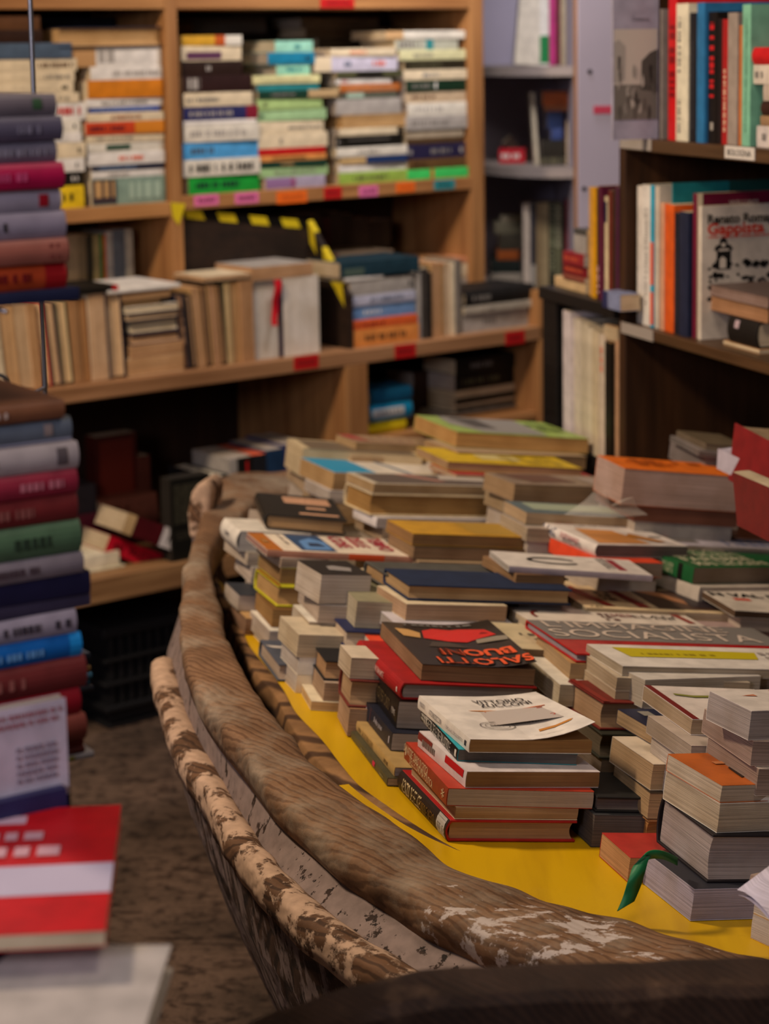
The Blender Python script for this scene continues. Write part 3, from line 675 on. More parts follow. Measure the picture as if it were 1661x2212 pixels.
dz = lambda p, h: Vector((p.x, p.y, D0.z+(h-(p.x-D0.x)*ND.x-(p.y-D0.y)*ND.y)/ND.z))
m = MB(); m.prism([dz(p, -.03) for p in dk], [dz(p, 0) for p in dk]); loc_build(m, 'yellow_deck', t.m, boat)
m = MB(); m.box(-.1, .4, 2.6, 3.5, 0, .56); loc_build(m, 'inner_frame', woodmat('hold', '120C08', '1C120A'), boat)
# rib stub beside the gunwale
m = MB(); c_ = [(408, 1165), (403, 1110), (412, 1065), (428, 1043), (446, 1042), (456, 1060), (450, 1120), (440, 1165)]
P = [aty(u, v, 3.92) for u, v in c_]; m.prism(P, [p+Vector((.02, .09, 0)) for p in P]); loc_build(m, 'rib_end', RAIL, boat, bevel=.008)
P = [aty(u, v, 3.95) for u, v in ((410, 1100), (445, 1100), (470, 1420), (432, 1420))]; m = MB(); m.prism(P, [p+Vector((.02, .05, 0)) for p in P]); loc_build(m, 'rib', WOODLOW, boat)
# near timber crossing in front
tb = empty('rough_timber', loc=(.2, 1.55, .9)); tag(tb, 'rough dark timber beam crossing in front of the boat at the picture foot', 'timber')
Yt = 1.55; pts = [((470, 2245), 1.50), ((600, 2186), 1.52), ((700, 2150), 1.53), ((800, 2118), Yt), ((900, 2100), Yt), ((1100, 2083), 1.56), ((1300, 2078), 1.57), ((1500, 2072), 1.58), ((1720, 2070), 1.59)]
C = cr_spline([aty(*p, y) for p, y in pts], 6); rows = []
for p in C: rows.append([jit(p+Vector((0, dy, dz)), .003, 25) for dy, dz in ((.0, .0), (-.012, .003), (-.03, .002), (-.048, -.0), (-.055, -.007), (-.055, -.25), (.0, -.25))])
m = MB(); m.loft(rows); loc_build(m, 'beam', weathered('near_timber', '2A1B11', '3E2A1C', '6A503A', .56, .70, pscale=12, rings=60), tb)
# ================================================================ WIRE RACK and display stand (near)
WR = NT('wire_steel', .3); WR.b.inputs['Metallic'].default_value = .8; WR.b.inputs['Base Color'].default_value = rgb('8C8C90')
PF = Plane((aty(190, 1400, 1.66).x, 1.66), 33)
rk = empty('wire_rack', loc=(-.35, 1.75, 0)); tag(rk, 'thin grey wire display rack behind the two piles of blurred books', 'rack')
a = aty(66, 20, 1.95); b = aty(97, 838, 1.95)
m = MB(); m.tube([Vector((a.x, 1.95, 2.0)), a, b, Vector((b.x+.01, 1.95, .2))], .0024); loc_build(m, 'upright_wire', WR.m, rk, smooth=True)
m = MB(); c1 = [aty(u, v, y) for u, v, y in ((97, 838, 1.95), (60, 850, 1.9), (25, 835, 1.86), (5, 812, 1.84), (-60, 800, 1.83))]; m.tube(cr_spline(c1, 5), .002); loc_build(m, 'shelf_wire', WR.m, rk, smooth=True)
m = MB(); zW = PF.px(120, 656)[1]
for i in range(5): p = PF.w(-.22+.045*i-.02, zW-.003, 0); m.tube([p, p+PF.n*.28], .0018)
m.tube([PF.w(-.25, zW-.0045, .2), PF.w(-.03, zW-.0045, .2)], .002); q = Vector((aty(80, 656, 1.95).x, 1.95, zW-.0045)); m.tube([PF.w(-.12, zW-.0045, .2), q], .002)
loc_build(m, 'shelf_wire', WR.m, rk, smooth=True)

# ================================================================ BOOKS ON THE PINE BOOKCASE
def marks(c='black', f0=.12, f1=.85, g0=.32, g1=.66): return ('smarks', f0, f1, g0, g1, c)
K = lambda *p, **o: dict(pr=tuple(p), **o)
G1 = 'books stacked in the upper bays of the pine bookcase'
D1 = .012
P1 = PU.off(D1); zs = zS1; zsl = zS1-.012
shelf_stack(P1, 'stack by the wire rod', 120, zsl, [
 (403, -60, 180, 'yellow', 'bright yellow thick book', K(marks('black', .8, .9))), (373, -60, 179, 'black', 'black paperback', K(marks('white', .9, .96))), (343, -60, 181, 'white', 'white paperback with black emblem', K(marks('black', .92, .96))),
 (309, -60, 183, 'cream', 'cream thick paperback', K(marks('black', .93, .96))), (287, -60, 174, 'white', 'narrow white paperback'), (261, -60, 174, 'ivory', 'white book with tiny mark', K(marks('black', .93, .97))),
 (223, -60, 190, 'white', 'white book with red lettering', K(marks('red', .72, .95, .3, .75))), (201, -60, 172, 'cream', 'short cream book', K(marks('grey', .8, .9))), (177, -60, 160, 'cream', 'long cream book with initials', K(marks('black', .88, .94))),
 (154, -60, 162, 'cream', 'cream paperback with small title', K(marks('grey', .7, .95))), (126, -60, 168, 'cream', 'cream book with brown title', K(marks('brown', .62, .96))), (92, -60, 155, 'slate', 'dark slate blue thick book'),
 (64, -60, 92, 'dbrown', 'dark brown bundle of pages'), (34, -60, 88, 'brown', 'brown top bundle of pages')], group=G1, lim=(sE,sL0))
shelf_stack(P1, 'stack beside the middle upright', 275, zsl, [
 (383, 200, 388, '7E9484', 'green photo album with portrait', K(('srect', 0, .33, .05, .95, '3A3034'), ('smarks', .04, .3, .3, .9, 'tan'), ('smarks', .5, .95, .2, .8, '9CB09C'))), (367, 199, 372, 'white', 'narrow white book with grey title', K(marks('grey', .2, .5))),
 (355, 199, 372, 'navy', 'narrow dark blue book', K(marks('lblue', .1, .6))), (327, 191, 362, 'white', 'white book with red title', K(marks('salmon', .4, .72))), (307, 190, 363, 'ivory', 'cream book with green label', K(('srect', .24, .56, .2, .8, '2E4A38'))),
 (289, 188, 363, 'cream', 'cream book with faint title', K(marks('grey', .1, .6))), (262, 184, 358, 'C2421E', 'red and orange book', K(('srect', .62, 1, 0, 1, 'C77A22'), marks('maroon', .05, .5))), (242, 190, 355, 'cream', 'ivory book with brown title', K(marks('rust', .3, .7))),
 (231, 196, 346, '1F3F8E', 'narrow royal blue book', K(marks('lblue', .05, .9))), (211, 186, 354, 'white', 'white thin paperback', K(marks('grey', .2, .8))), (172, 190, 363, 'C9781C', 'deep orange thick book'), (143, 197, 361, 'white', 'white book with long title', K(marks('lgrey', .3, .95))),
 (101, 155, 356, 'white', 'white boxed volume', K(('srect', 0, .27, 0, 1, 'B58A5A'), marks('lgrey', .3, .5, .2, .9))), (58, 125, 361, 'navy', 'wide pale block of pages with dark cover', dict(pages=True, pg='tan', k='hb'))], group=G1, lim=(sE,sL0))
shelf_stack(P1, 'stack right of the middle upright', 480, zs, [
 (379, 409, 564, '1E9A37', 'bright green thick book', K(marks('dgreen', .1, .7))), (342, 396, 562, 'ivory', 'white book with heavy black lettering', K(('stext', .30, .5, .066, .011, 'LINGUA', 'black', .03), ('stext', .72, .5, .07, .011, 'ANDREI', 'black', .03))) if False else (342, 396, 562, 'ivory', 'white book with heavy black lettering', K(marks('black', .08, .42, .25, .7), marks('black', .5, .9, .25, .7))),
 (305, 396, 560, 'sky', 'sky blue thick book', K(marks('slate', .1, .4))), (268, 397, 558, 'ivory', 'cream thick book with pale title', K(marks('lgrey', .08, .82))), (259, 397, 553, 'white', 'very thin white book'),
 (229, 396, 557, '2A2C5A', 'navy book with red end', K(('srect', .84, 1, 0, 1, '7A1A2C'), marks('lgrey', .08, .65))), (199, 397, 545, 'cream', 'cream book with initials', K(marks('grey', .04, .5))), (162, 395, 542, '2C1816', 'dark brown book with white crest', K(marks('lgrey', .07, .25, .2, .85))),
 (131, 394, 526, '2A1A14', 'blackish brown worn book', K(marks('lgrey', .4, .5))), (98, 395, 525, 'cream', 'cream book with purple stripe', K(('srect', .08, .66, .1, .6, '5A3550'))), (76, 395, 524, 'C9982C', 'yellow and orange book', K(('srect', .55, .72, 0, 1, 'dorange'), ('srect', .72, 1, 0, 1, 'ivory')))], group=G1, lim=(sL1,sR0))
shelf_stack(P1, 'pastel stack in the wide bay', 635, zs, [
 (381, 574, 703, 'lilac', 'white and violet picture book', K(('srect', .0, .5, .1, .9, '8E6C94'), ('srect', .42, .5, .1, .9, 'pink'))), (360, 564, 710, 'lgreen', 'pale green narrow book', K(marks('grey', .2, .8))), (347, 564, 705, 'dgreen', 'dark green narrow book', K(marks('tan', .3, .5))),
 (334, 561, 706, 'D08A48', 'orange narrow book', K(marks('black', .2, .7))), (319, 561, 705, 'red', 'red narrow book'), (287, 560, 711, 'cream', 'soft creased cream book', K(marks('grey', .3, .34), curl=0)), (260, 560, 703, 'cream', 'cream book with brown line', K(marks('grey', .45, .95, .3, .5))),
 (236, 558, 707, '9CBF8A', 'light green book with emblem', K(marks('dgreen', .04, .12))), (212, 556, 697, 'A2BE78', 'lime green tilted book', K(marks('olive', .1, .15))), (195, 558, 728, 'dgreen', 'dark green book with tan end', K(('srect', .62, 1, 0, 1, 'B0946A'), marks('grey', .15, .45))),
 (180, 556, 689, 'teal', 'teal narrow book'), (162, 546, 689, 'D2CC94', 'pale yellow book', K(marks('grey', .1, .9, .4, .5))), (138, 599, 672, '8FC9AC', 'small mint book', K(marks('teal', .3, .8))), (113, 578, 681, '1C7A9A', 'small petrol blue book', K(marks('navy', .8, .9))), (88, 595, 677, '94CDB4', 'second small mint book', K(marks('teal', .5, .7)))], group=G1, lim=(sL1,sR0))
shelf_stack(P1, 'stack right of the pastel one', 795, zs, [
 (371, 734, 884, '92B04A', 'grass green book', K(marks('olive', .2, .7))), (353, 734, 882, 'white', 'thin white book', K(marks('grey', .5, .9))), (337, 737, 880, 'C2A26E', 'half tan half navy book', K(('srect', .38, 1, 0, 1, '1F3560'))), (317, 727, 879, 'ivory', 'ivory book', K(marks('grey', .3, .6))),
 (292, 726, 872, 'black', 'black thick book', K(marks('lgrey', .03, .08), marks('grey', .2, .8, .6, .7))), (276, 733, 860, 'cream', 'short cream paperback'), (247, 740, 880, 'tan', 'thick tan block of pages', dict(pages=True, pg='tan')), (213, 728, 868, 'lgrey', 'grey white thick paperback'),
 (198, 740, 860, '55584A', 'narrow patterned book', K(('srect', .1, .4, .1, .9, '9AAE9A'))), (181, 736, 868, 'B0642E', 'rust orange narrow book', K(marks('cream', .1, .9, .4, .5))), (168, 728, 848, 'white', 'white narrow book', K(marks('red', .1, .2))), (153, 728, 868, '4A4A30', 'olive and black narrow book', K(('srect', .3, .7, .1, .9, 'black'))),
 (121, 681, 863, 'C4BECC', 'lilac white thick book', K(marks('slate', .35, .45), marks('salmon', .7, .85), ('srect', 0, .2, 0, 1, 'cream'))), (104, 716, 857, 'cream', 'cream book with salmon title', K(marks('salmon', .3, .55)))], group=G1, lim=(sL1,sR0))
shelf_stack(P1, 'stack at the right upright', 945, zs, [
 (364, 881, 1017, '3EC05C', 'vivid green narrow book', K(('srect', .38, .43, 0, 1, 'dorange'))), (342, 884, 1008, '5E4426', 'dull brown book', K(marks('dbrown', .1, .3))), (310, 881, 1015, '26223E', 'deep navy thick book', K(marks('lgrey', .03, .1), marks('grey', .4, .75), marks('lgrey', .9, .96))),
 (297, 881, 1000, '4E3A24', 'brown narrow book'), (279, 881, 1004, 'A89880', 'dull grey beige book'), (249, 876, 1015, 'lgrey', 'grey white book with title', K(marks('grey', .1, .7))), (221, 881, 1010, 'ivory', 'white book with faint title', K(marks('lgrey', .1, .6))),
 (197, 878, 1013, 'C0A888', 'beige book', K(marks('brown', .1, .5))), (172, 878, 1011, '17301F', 'dark green book with white crest', K(marks('white', .47, .53, .2, .8), marks('grey', .1, .4))), (150, 872, 1013, 'cream', 'cream book with blue title', K(marks('slate', .3, .55))),
 (129, 876, 1011, '2A2418', 'dark striped book', K(marks('olive', .1, .6))), (107, 864, 1013, 'D0CC9C', 'pale yellow green book', K(marks('grey', .2, .5))), (84, 857, 994, 'B4B4A0', 'illustrated book with teal block', K(('srect', .48, .6, 0, 1, 'teal'), ('smarks', .05, .4, .2, .8, 'grey'))), (66, 834, 1013, 'ivory', 'white book with tan end', K(('srect', 0, .22, 0, 1, 'C09A6C')))], group=G1, lim=(sL1,sR0))
# dark books pushed to the back of the same bays
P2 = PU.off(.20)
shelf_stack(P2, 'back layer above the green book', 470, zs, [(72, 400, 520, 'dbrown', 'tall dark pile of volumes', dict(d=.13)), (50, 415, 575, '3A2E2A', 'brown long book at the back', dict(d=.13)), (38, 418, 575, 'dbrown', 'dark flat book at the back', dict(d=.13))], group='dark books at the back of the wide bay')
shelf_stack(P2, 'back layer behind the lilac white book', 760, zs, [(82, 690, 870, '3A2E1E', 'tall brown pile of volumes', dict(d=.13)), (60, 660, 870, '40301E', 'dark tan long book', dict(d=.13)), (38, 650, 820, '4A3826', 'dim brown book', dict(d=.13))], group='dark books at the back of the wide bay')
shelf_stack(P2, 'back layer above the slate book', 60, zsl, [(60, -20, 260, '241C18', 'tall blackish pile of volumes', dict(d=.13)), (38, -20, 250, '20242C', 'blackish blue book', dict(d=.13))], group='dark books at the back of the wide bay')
# ---- bay under the shelf
P3 = PU.off(.10); zc = zC1
shelf_row(P3, 'in the lower left bay', zc, [(148, 172, 508, '8A7458', 'worn tan book'), (172, 190, 507, '6E5C42', 'brown tan book'), (190, 206, 509, '2A2418', 'black brown book'), (206, 219, 508, '8A7A50', 'olive tan book'), (219, 229, 506, '1E6A34', 'small green book'),
 (229, 236, 507, 'dorange', 'very thin orange book'), (236, 250, 500, 'lgrey', 'grey white book'), (250, 276, 496, '5A6068', 'slate grey book'), (276, 292, 495, 'A8A090', 'pale grey book')], group='upright books in the lower bay of the pine bookcase', depth=.12)
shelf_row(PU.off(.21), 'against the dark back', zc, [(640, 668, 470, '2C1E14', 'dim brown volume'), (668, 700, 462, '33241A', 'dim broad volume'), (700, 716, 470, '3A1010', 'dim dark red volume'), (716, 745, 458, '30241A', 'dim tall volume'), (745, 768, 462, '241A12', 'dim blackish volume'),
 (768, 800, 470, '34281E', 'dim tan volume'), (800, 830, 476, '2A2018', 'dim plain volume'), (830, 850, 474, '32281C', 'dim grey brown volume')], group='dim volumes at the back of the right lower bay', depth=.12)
# ---- row of page-edge books on the counter
P4 = PG.off(.035); GR = 'books on the pine counter showing their page edges'
def prow(rows, name, **kw): shelf_row(P4, name, zc, rows, group=GR, pages=True, **kw)
lean = dict(lean=-18)
prow([(-22, -6, 655, 'navy', 'cream block with blue cover', dict(lean=-14, pg='cream')), (-6, 12, 652, 'navy', 'tan block with blue cover', dict(lean=-14, pg='cream')), (12, 44, 654, 'tan', 'broad plain tan block', dict(pg='C9A070', lean=-12)), (44, 74, 654, 'cream', 'pale tan leaning block', dict(pg='C8A880', lean=-12)),
 (74, 92, 653, 'C09468', 'brown tan slim block', dict(pg='B98E60', lean=-12)), (92, 112, 652, 'red', 'block with red cover edge', dict(pg='D0AE80', lean=-14, k='hb')), (112, 134, 650, '401028', 'block with wine cover edge', dict(pg='C8A880', lean=-14, k='hb')), (134, 160, 648, 'dgreen', 'block with green cover edge', dict(pg='D2B486', lean=-12, k='hb')),
 (160, 181, 648, 'B58A5C', 'dark tan slim block', dict(pg='A87C50', lean=-8)), (181, 200, 646, 'rust', 'block with brown cover edge', dict(pg='A87848', lean=-8)), (200, 238, 634, 'cream', 'large pale upright block', dict(pg='CDA982', lean=-5)), (238, 272, 628, 'navy', 'tallest pale upright block', dict(pg='D0AE84', lean=-7, k='hb'))], 'on the counter by the wire rod')
shelf_stack(P4, 'flat pile between the leaning books', 335, zc, [
 (770, 281, 400, 'cream', 'bottom tan block', dict(pg='C49A6C')), (742, 286, 398, 'C09468', 'thick tan block with rounded edge', dict(pg='C09468')), (718, 284, 392, 'navy', 'tan block with navy cover', dict(pg='B58E68', k='hb')), (690, 284, 390, 'navy', 'thick cream block with navy cover', dict(pg='cream', k='hb')), (672, 272, 386, 'navy', 'pale block with dark cover', dict(pg='CDB08A', k='hb')),
 (658, 270, 384, 'ivory', 'thin pale block', dict(pg='cream')), (645, 268, 356, 'black', 'small dark covered book', dict(pg='tan', k='hb')), (627, 262, 372, 'C09468', 'tan upper block', dict(pg='C49A6C'))], group=GR, pages=True)
prow([(396, 414, 634, 'navy', 'dark edged slim block', dict(pg='A07C5C', lean=-12, k='hb')), (414, 428, 636, 'black', 'grey brown slim block', dict(pg='94765A', lean=-12, k='hb')), (428, 446, 620, 'tan', 'pale brown slim block', dict(pg='BC9268', lean=-12)), (446, 462, 618, 'black', 'brown block with black cover', dict(pg='AE8660', lean=-12, k='hb')),
 (462, 478, 616, 'tan', 'rosy tan block', dict(pg='B58A64', lean=-10)), (478, 492, 614, 'black', 'slim block with black edge', dict(pg='B08860', lean=-12, k='hb')), (492, 506, 612, 'olive', 'yellowish slim block', dict(pg='C4A878', lean=-6)), (506, 522, 610, 'tan', 'ochre slim block', dict(pg='B48A5A', lean=-4)), (522, 550, 606, 'C09468', 'broad ochre block', dict(pg='B0845A', lean=-2))], 'on the counter before the dark box')
prow([(553, 606, 606, 'white', 'large white block with red ribbon', dict(pg='pwhite', pr=())), (606, 612, 604, '2A1030', 'thin dark purple board', dict(pg='purple', k='hb')), (612, 690, 598, 'pwhite', 'large rounded white block', dict(pg='E0D6C8', k='pb'))], 'on the counter in the dark box')
# things lying on top of those rows
_, zt1 = P4.px(560, 602); 
def lone(pl, u0, u1, vb, vt, zb, col, desc, op={}, depth=.14, um=None):
    s0, _ = pl.px(u0, vb); s1, _ = pl.px(u1, vb); um = um or (u0+u1)/2; T = max(.006, pl.px(um, vt)[1]-zb); pr = op.get('pr', ()); off = op.get('off', .0)
    if op.get('pages'): M = mat3(pl.w(s1, zb+.0004, off+depth), -pl.a, -pl.n, UP)
    else: M = mat3(pl.w(s0, zb+.0004, off), pl.a, pl.n, UP)
    book(M, s1-s0, depth, T-.0005, col, desc, op.get('g', 'single books laid on the rows of the pine counter'), op.get('k', 'pb'), op.get('pg', 'pages'), pr, spine=op.get('spine'), seed=int(u0), opts=op)
zt = P4.px(650, 598)[1]
lone(P4, 545, 676, 600, 572, zt, 'lgrey', 'thick tan paged book lying across the white blocks in the dark box', dict(pages=True, pg='C0946A', g='laid'), depth=.17)
lone(P4, 442, 543, 606, 594, P4.px(514, 606)[1]+.004, 'cream', 'pale thin book lying on the ochre page blocks', dict(pages=True, pg='B89068', g='laid'))
lone(P4, 232, 390, 626, 619, P4.px(335, 627)[1]+.001, 'white', 'very thin white magazine lying on the flat pile of page blocks', dict(g='laid'), depth=.2)
lone(P4, 150, 255, 632, 620, P4.px(255, 628)[1]+.001, 'black', 'black flat book with red corner lying on the tall page blocks', dict(g='laid', pr=(('srect', .88, 1, 0, 1, 'red'),)), depth=.16)
# ribbon hanging on the white block
sA, _ = P4.px(584, 700); sB_, _ = P4.px(606, 700); z1 = P4.px(600, 603)[1]; z0 = P4.px(595, 702)[1]; m = MB(); n = 12
for th, o in ((0, 0),):
    L_ = [P4.w(sB_-.022-.010*(i/n)+.002*math.sin(i), z1+(z0-z1)*i/n, -.008-.004*math.sin(i*.6)) for i in range(n+1)]; R2 = [p+P4.a*(.020-.004*i/n) for i, p in enumerate(L_)]
    m.add(L_+R2, [(i, i+1, n+2+i, n+1+i) for i in range(n)])
rb = m.build('ribbon', flat('C01020', .6)); so_ = rb.modifiers.new('s', 'SOLIDIFY'); so_.thickness = .0015; tag(rb, 'red ribbon bookmark hanging down the large white page block', 'ribbon')
# right half of the counter
shelf_row(P4, 'at the edge of the dark box', zc, [(745, 760, 610, 'lgrey', 'white slim book with mark', K(marks('black', .3, .4)))], group='spine-out books on the right of the counter') if False else None
lone(P4, 758, 905, 735, 706, zc, 'D98A44', 'orange tan book at the bottom of the flat pile right of the dark box', dict(g='flat', pr=(marks('brown', .2, .8),)), um=830)
zq = P4.px(830, 706)[1]
GQ = 'spine-out books on the right of the counter'
shelf_stack(P4, 'pile right of the dark box', 830, zq, [(686, 760, 901, 'D9602E', 'orange red book', K(marks('dred', .1, .5))), (656, 760, 901, '6E92BE', 'pale blue thick book', K(marks('white', .2, .5))), (634, 759, 899, 'B4B4C4', 'lilac white book', K(marks('slate', .3, .8))), (601, 758, 895, 'lgrey', 'grey thick book', K(marks('black', .93, .96))),
 (593, 745, 830, 'white', 'thin white short book'), (560, 735, 905, '1E3640', 'dark petrol green book', K(('srect', .05, .3, .1, .6, '4A5A50')))], group=GQ)
shelf_row(P4, 'right of the pale blue book', zc, [(905, 914, 590, 'lgrey', 'thin white book'), (914, 927, 580, '3A3530', 'dark grey upright book'), (927, 934, 588, 'black', 'thin black upright book'), (934, 956, 570, 'tan', 'ochre upright block', dict(pages=True, pg='C09468')), (956, 966, 572, 'cream', 'cream upright block', dict(pages=True)),
 (966, 976, 568, 'rust', 'brown edged upright block', dict(pages=True)), (976, 986, 568, 'cream', 'pale upright slim book'), (986, 1000, 562, '6E665C', 'grey upright book', K(k='hb'))], group=GQ)
shelf_stack(P4, 'pile at the end of the counter', 1080, zc, [(671, 1003, 1150, 'lgrey', 'grey white book with title', K(marks('grey', .3, .5))), (655, 1003, 1148, 'A89E8C', 'beige narrow book', K(marks('grey', .35, .45))), (621, 1005, 1155, '1A1816', 'black thick glossy book', K(marks('grey', .1, .35), k='hb'))], group=GQ)
zq = P4.px(975, 560)[1]
P5 = PG.off(.2)
shelf_stack(P5, 'heap behind the petrol green book', 860, zc, [(640, 760, 960, '5A3A24', 'lowest hidden tan block', dict(pages=True)), (590, 765, 960, '6A4A30', 'hidden brown block', dict(pages=True)), (566, 770, 975, 'A87848', 'tan page block', dict(pages=True, pg='B08050')), (546, 700, 810, 'D0682E', 'orange flat book', K(('srect', .0, .5, .0, .5, 'cream'))), (538, 735, 850, '6A5A48', 'brown grey flat book')], group='books behind the front row of the counter', depth=.16)
shelf_stack(P5, 'heap behind the ochre upright block', 1000, zc, [(640, 985, 1052, '6A4A34', 'low brown block', dict(pages=True)), (600, 985, 1052, '8A6444', 'middle brown block', dict(pages=True)), (568, 985, 1050, '8A5E3E', 'upper brown block', dict(pages=True)), (556, 985, 1045, 'C0805A', 'peach flat book')], group='books behind the front row of the counter', depth=.16)
# ================================================================ LOWER BAYS
_, zl = PG.px(274, 1240); PL1 = PG.off(.12)
GL = 'books on the lowest pine shelf'
shelf_stack(PG.off(.06), 'short pile on the lowest shelf', 235, zB1, [(1228, 176, 272, 'D8CFB0', 'pale cream book with dark marks', K(marks('grey', .2, .35))), (1196, 176, 262, 'E0D6BA', 'plain ivory book')], group=GL, depth=.13)
shelf_stack(PG.off(.02), 'at the shelf front', 170, zB1, [(1245, 155, 196, 'lgrey', 'small grey white book', K(marks('black', .3, .5))) ], group=GL, depth=.05) if False else None
shelf_stack(PG.off(.24), 'shadowed pile on the lowest shelf', 180, zB1, [(1150, 120, 232, '5A1A24', 'dark wine red book', dict(round=1)), (1112, 120, 232, '6A2430', 'wine red glossy book', dict(round=1)), (1050, 120, 210, '3A3436', 'dark grey book')], group=GL, depth=.14)
# tilted red books
def tilted(pl, u, v, L, W, T, ang, col, label, off=.05, pr=(), kk='pb', pg='pages', g=GL, zmin=None):
    s, z = pl.px(u, v); th = math.radians(ang); a2 = pl.a*math.cos(th)+UP*math.sin(th); u2 = UP*math.cos(th)-pl.a*math.sin(th)
    book(mat3(pl.w(s, z, off), a2, pl.n, u2), L, W, T, col, label, g, kk, pg, pr)
PT = PG.off(.03)
tilted(PT, 248, 1200, .165, .13, .042, -26, 'C0102A', 'bright red book with dark lettering sloping down to the lowest pine shelf', pr=(('stext', .62, .5, .075, .016, 'FALETTI', '5A0814', .02), ('smarks', .12, .34, .3, .7, '6A0814')))
tilted(PT, 262, 1150, .235, .13, .050, -26, '4A0E14', 'dark red book with white band reading faletti, sloping above the bright red one', off=.0, pr=(('srect', .48, 1, 0, 1, 'CFC8C4'), ('stext', .74, .5, .08, .022, 'FALETTI', 'black', .02), ('srect', 0, .12, 0, 1, 'C0A070')))
PV = PG.off(.30)
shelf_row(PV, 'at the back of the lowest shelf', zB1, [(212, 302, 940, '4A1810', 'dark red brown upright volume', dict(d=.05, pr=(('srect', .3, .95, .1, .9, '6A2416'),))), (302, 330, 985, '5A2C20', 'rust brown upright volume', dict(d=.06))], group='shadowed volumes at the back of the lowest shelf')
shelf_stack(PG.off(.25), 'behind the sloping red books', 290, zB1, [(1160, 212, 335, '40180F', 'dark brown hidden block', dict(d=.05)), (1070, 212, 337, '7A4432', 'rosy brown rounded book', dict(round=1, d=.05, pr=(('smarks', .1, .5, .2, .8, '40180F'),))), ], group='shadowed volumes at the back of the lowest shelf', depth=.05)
# row of upright books seen from above at the boat's stern
PX_ = PG.off(.02)
s0, _ = PX_.px(366, 1000); s1, _ = PX_.px(492, 985)
_, zk = PX_.px(480, 1010)
book(mat3(PX_.w(s1-.001, zB1+.001, .0)+PX_.a*0, UP, PX_.n, -PX_.a), zk-zB1-.02, .20, .05, '15171A', 'tall black book with fine pale text behind the boat tip', 'upright books behind the boat tip', 'hb', 'ivory', (('smarks', .1, .9, .1, .25, '4A4840'),))
cv = PX_.w(s0, zB1+.001, -.0); 
m_ = mat3(PX_.w(s0, zB1+.001, .03), PX_.a, UP, -PX_.n)
M = mat3(PX_.w(s1-.055, zB1+.001, .0), UP, -PX_.a, -PX_.n); 
book(mat3(PX_.w(s1-.055, zB1+.001, .045), UP, -PX_.a, -PX_.n), zk-zB1-.01, s1-.055-s0, .045, '14130F', 'black book turned cover outward with rows of tiny text behind the boat tip', 'upright books behind the boat tip', 'pb', '2A241C',
     (('marks', .08, .45, .9, .92, '4C4838', 14), ('marks', .1, .25, .8, .36, '3A362C', 3)), FR=(PX_.w(s0, zB1+.001, 0), PX_.a, UP, s1-.055-s0, zk-zB1-.01))
sx = s1+.003
for (u1, v1, col, d_) in ((512, 990, 'lgrey', 'white slim book'), (545, 985, '16130F', 'black book with two red marks'), (575, 980, '1E1E22', 'second black book'), (612, 968, '1C3450', 'deep blue book'), (636, 958, '26285A', 'violet blue book'), (668, 955, '2A2620', 'blackish book')):
    s_, z_ = PX_.px(u1, v1); T = max(s_-sx, .01)
    book(mat3(PX_.w(sx, zB1+.001, 0)+PX_.a*T, UP, PX_.n, -PX_.a), z_-zB1, .17, T-.001, col, d_+' standing upright just behind the boat tip', 'upright books behind the boat tip', 'pb', 'salmon' if u1 == 575 else 'pgrey', (('srect', .5, .95, .3, .45, 'red'),) if u1 == 545 else ())
    sx += T
# right lower bay (blue binders, dark pile)
_, zrb = 0, None
PQ = PG.off(.04); _, zr0 = PQ.px(840, 936)
gpart('bay_floor_board', PINE, g1+.0, gG1-.013, .01, .5, zr0-.02, zr0) if True else None
GB = 'books in the right lower bay of the pine bookcase'
shelf_stack(PQ, 'bay below the counter stickers', 840, zr0, [(907, 797, 879, 'D0B818', 'bright yellow book', dict(round=1)), (871, 797, 889, '1585B0', 'turquoise book with white label', K(('srect', .05, .8, .25, .75, 'C8C4BE'), ('smarks', .1, .7, .38, .62, 'slate'), round=1)), (838, 797, 887, '155A80', 'dark turquoise book', dict(round=1))], group=GB, depth=.14)
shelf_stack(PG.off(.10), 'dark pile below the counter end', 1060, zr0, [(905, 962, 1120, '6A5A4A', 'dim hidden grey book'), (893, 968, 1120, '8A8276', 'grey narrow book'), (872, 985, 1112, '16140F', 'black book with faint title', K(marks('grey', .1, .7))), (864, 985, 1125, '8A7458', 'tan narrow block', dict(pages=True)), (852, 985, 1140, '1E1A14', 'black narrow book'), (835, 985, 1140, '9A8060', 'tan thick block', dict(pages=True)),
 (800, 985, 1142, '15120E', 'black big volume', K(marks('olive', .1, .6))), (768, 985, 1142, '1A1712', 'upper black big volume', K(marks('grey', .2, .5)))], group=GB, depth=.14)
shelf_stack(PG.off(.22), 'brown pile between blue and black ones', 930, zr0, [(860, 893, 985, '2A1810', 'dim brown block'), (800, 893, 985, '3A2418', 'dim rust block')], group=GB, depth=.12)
def blot(rd, cx, cy, r, n=9, sx=1, sy=1): return [(cx+r*sx*rd.uniform(.4, 1)*math.cos(6.283*i/n), cy+r*sy*rd.uniform(.4, 1)*math.sin(6.283*i/n)) for i in range(n)]
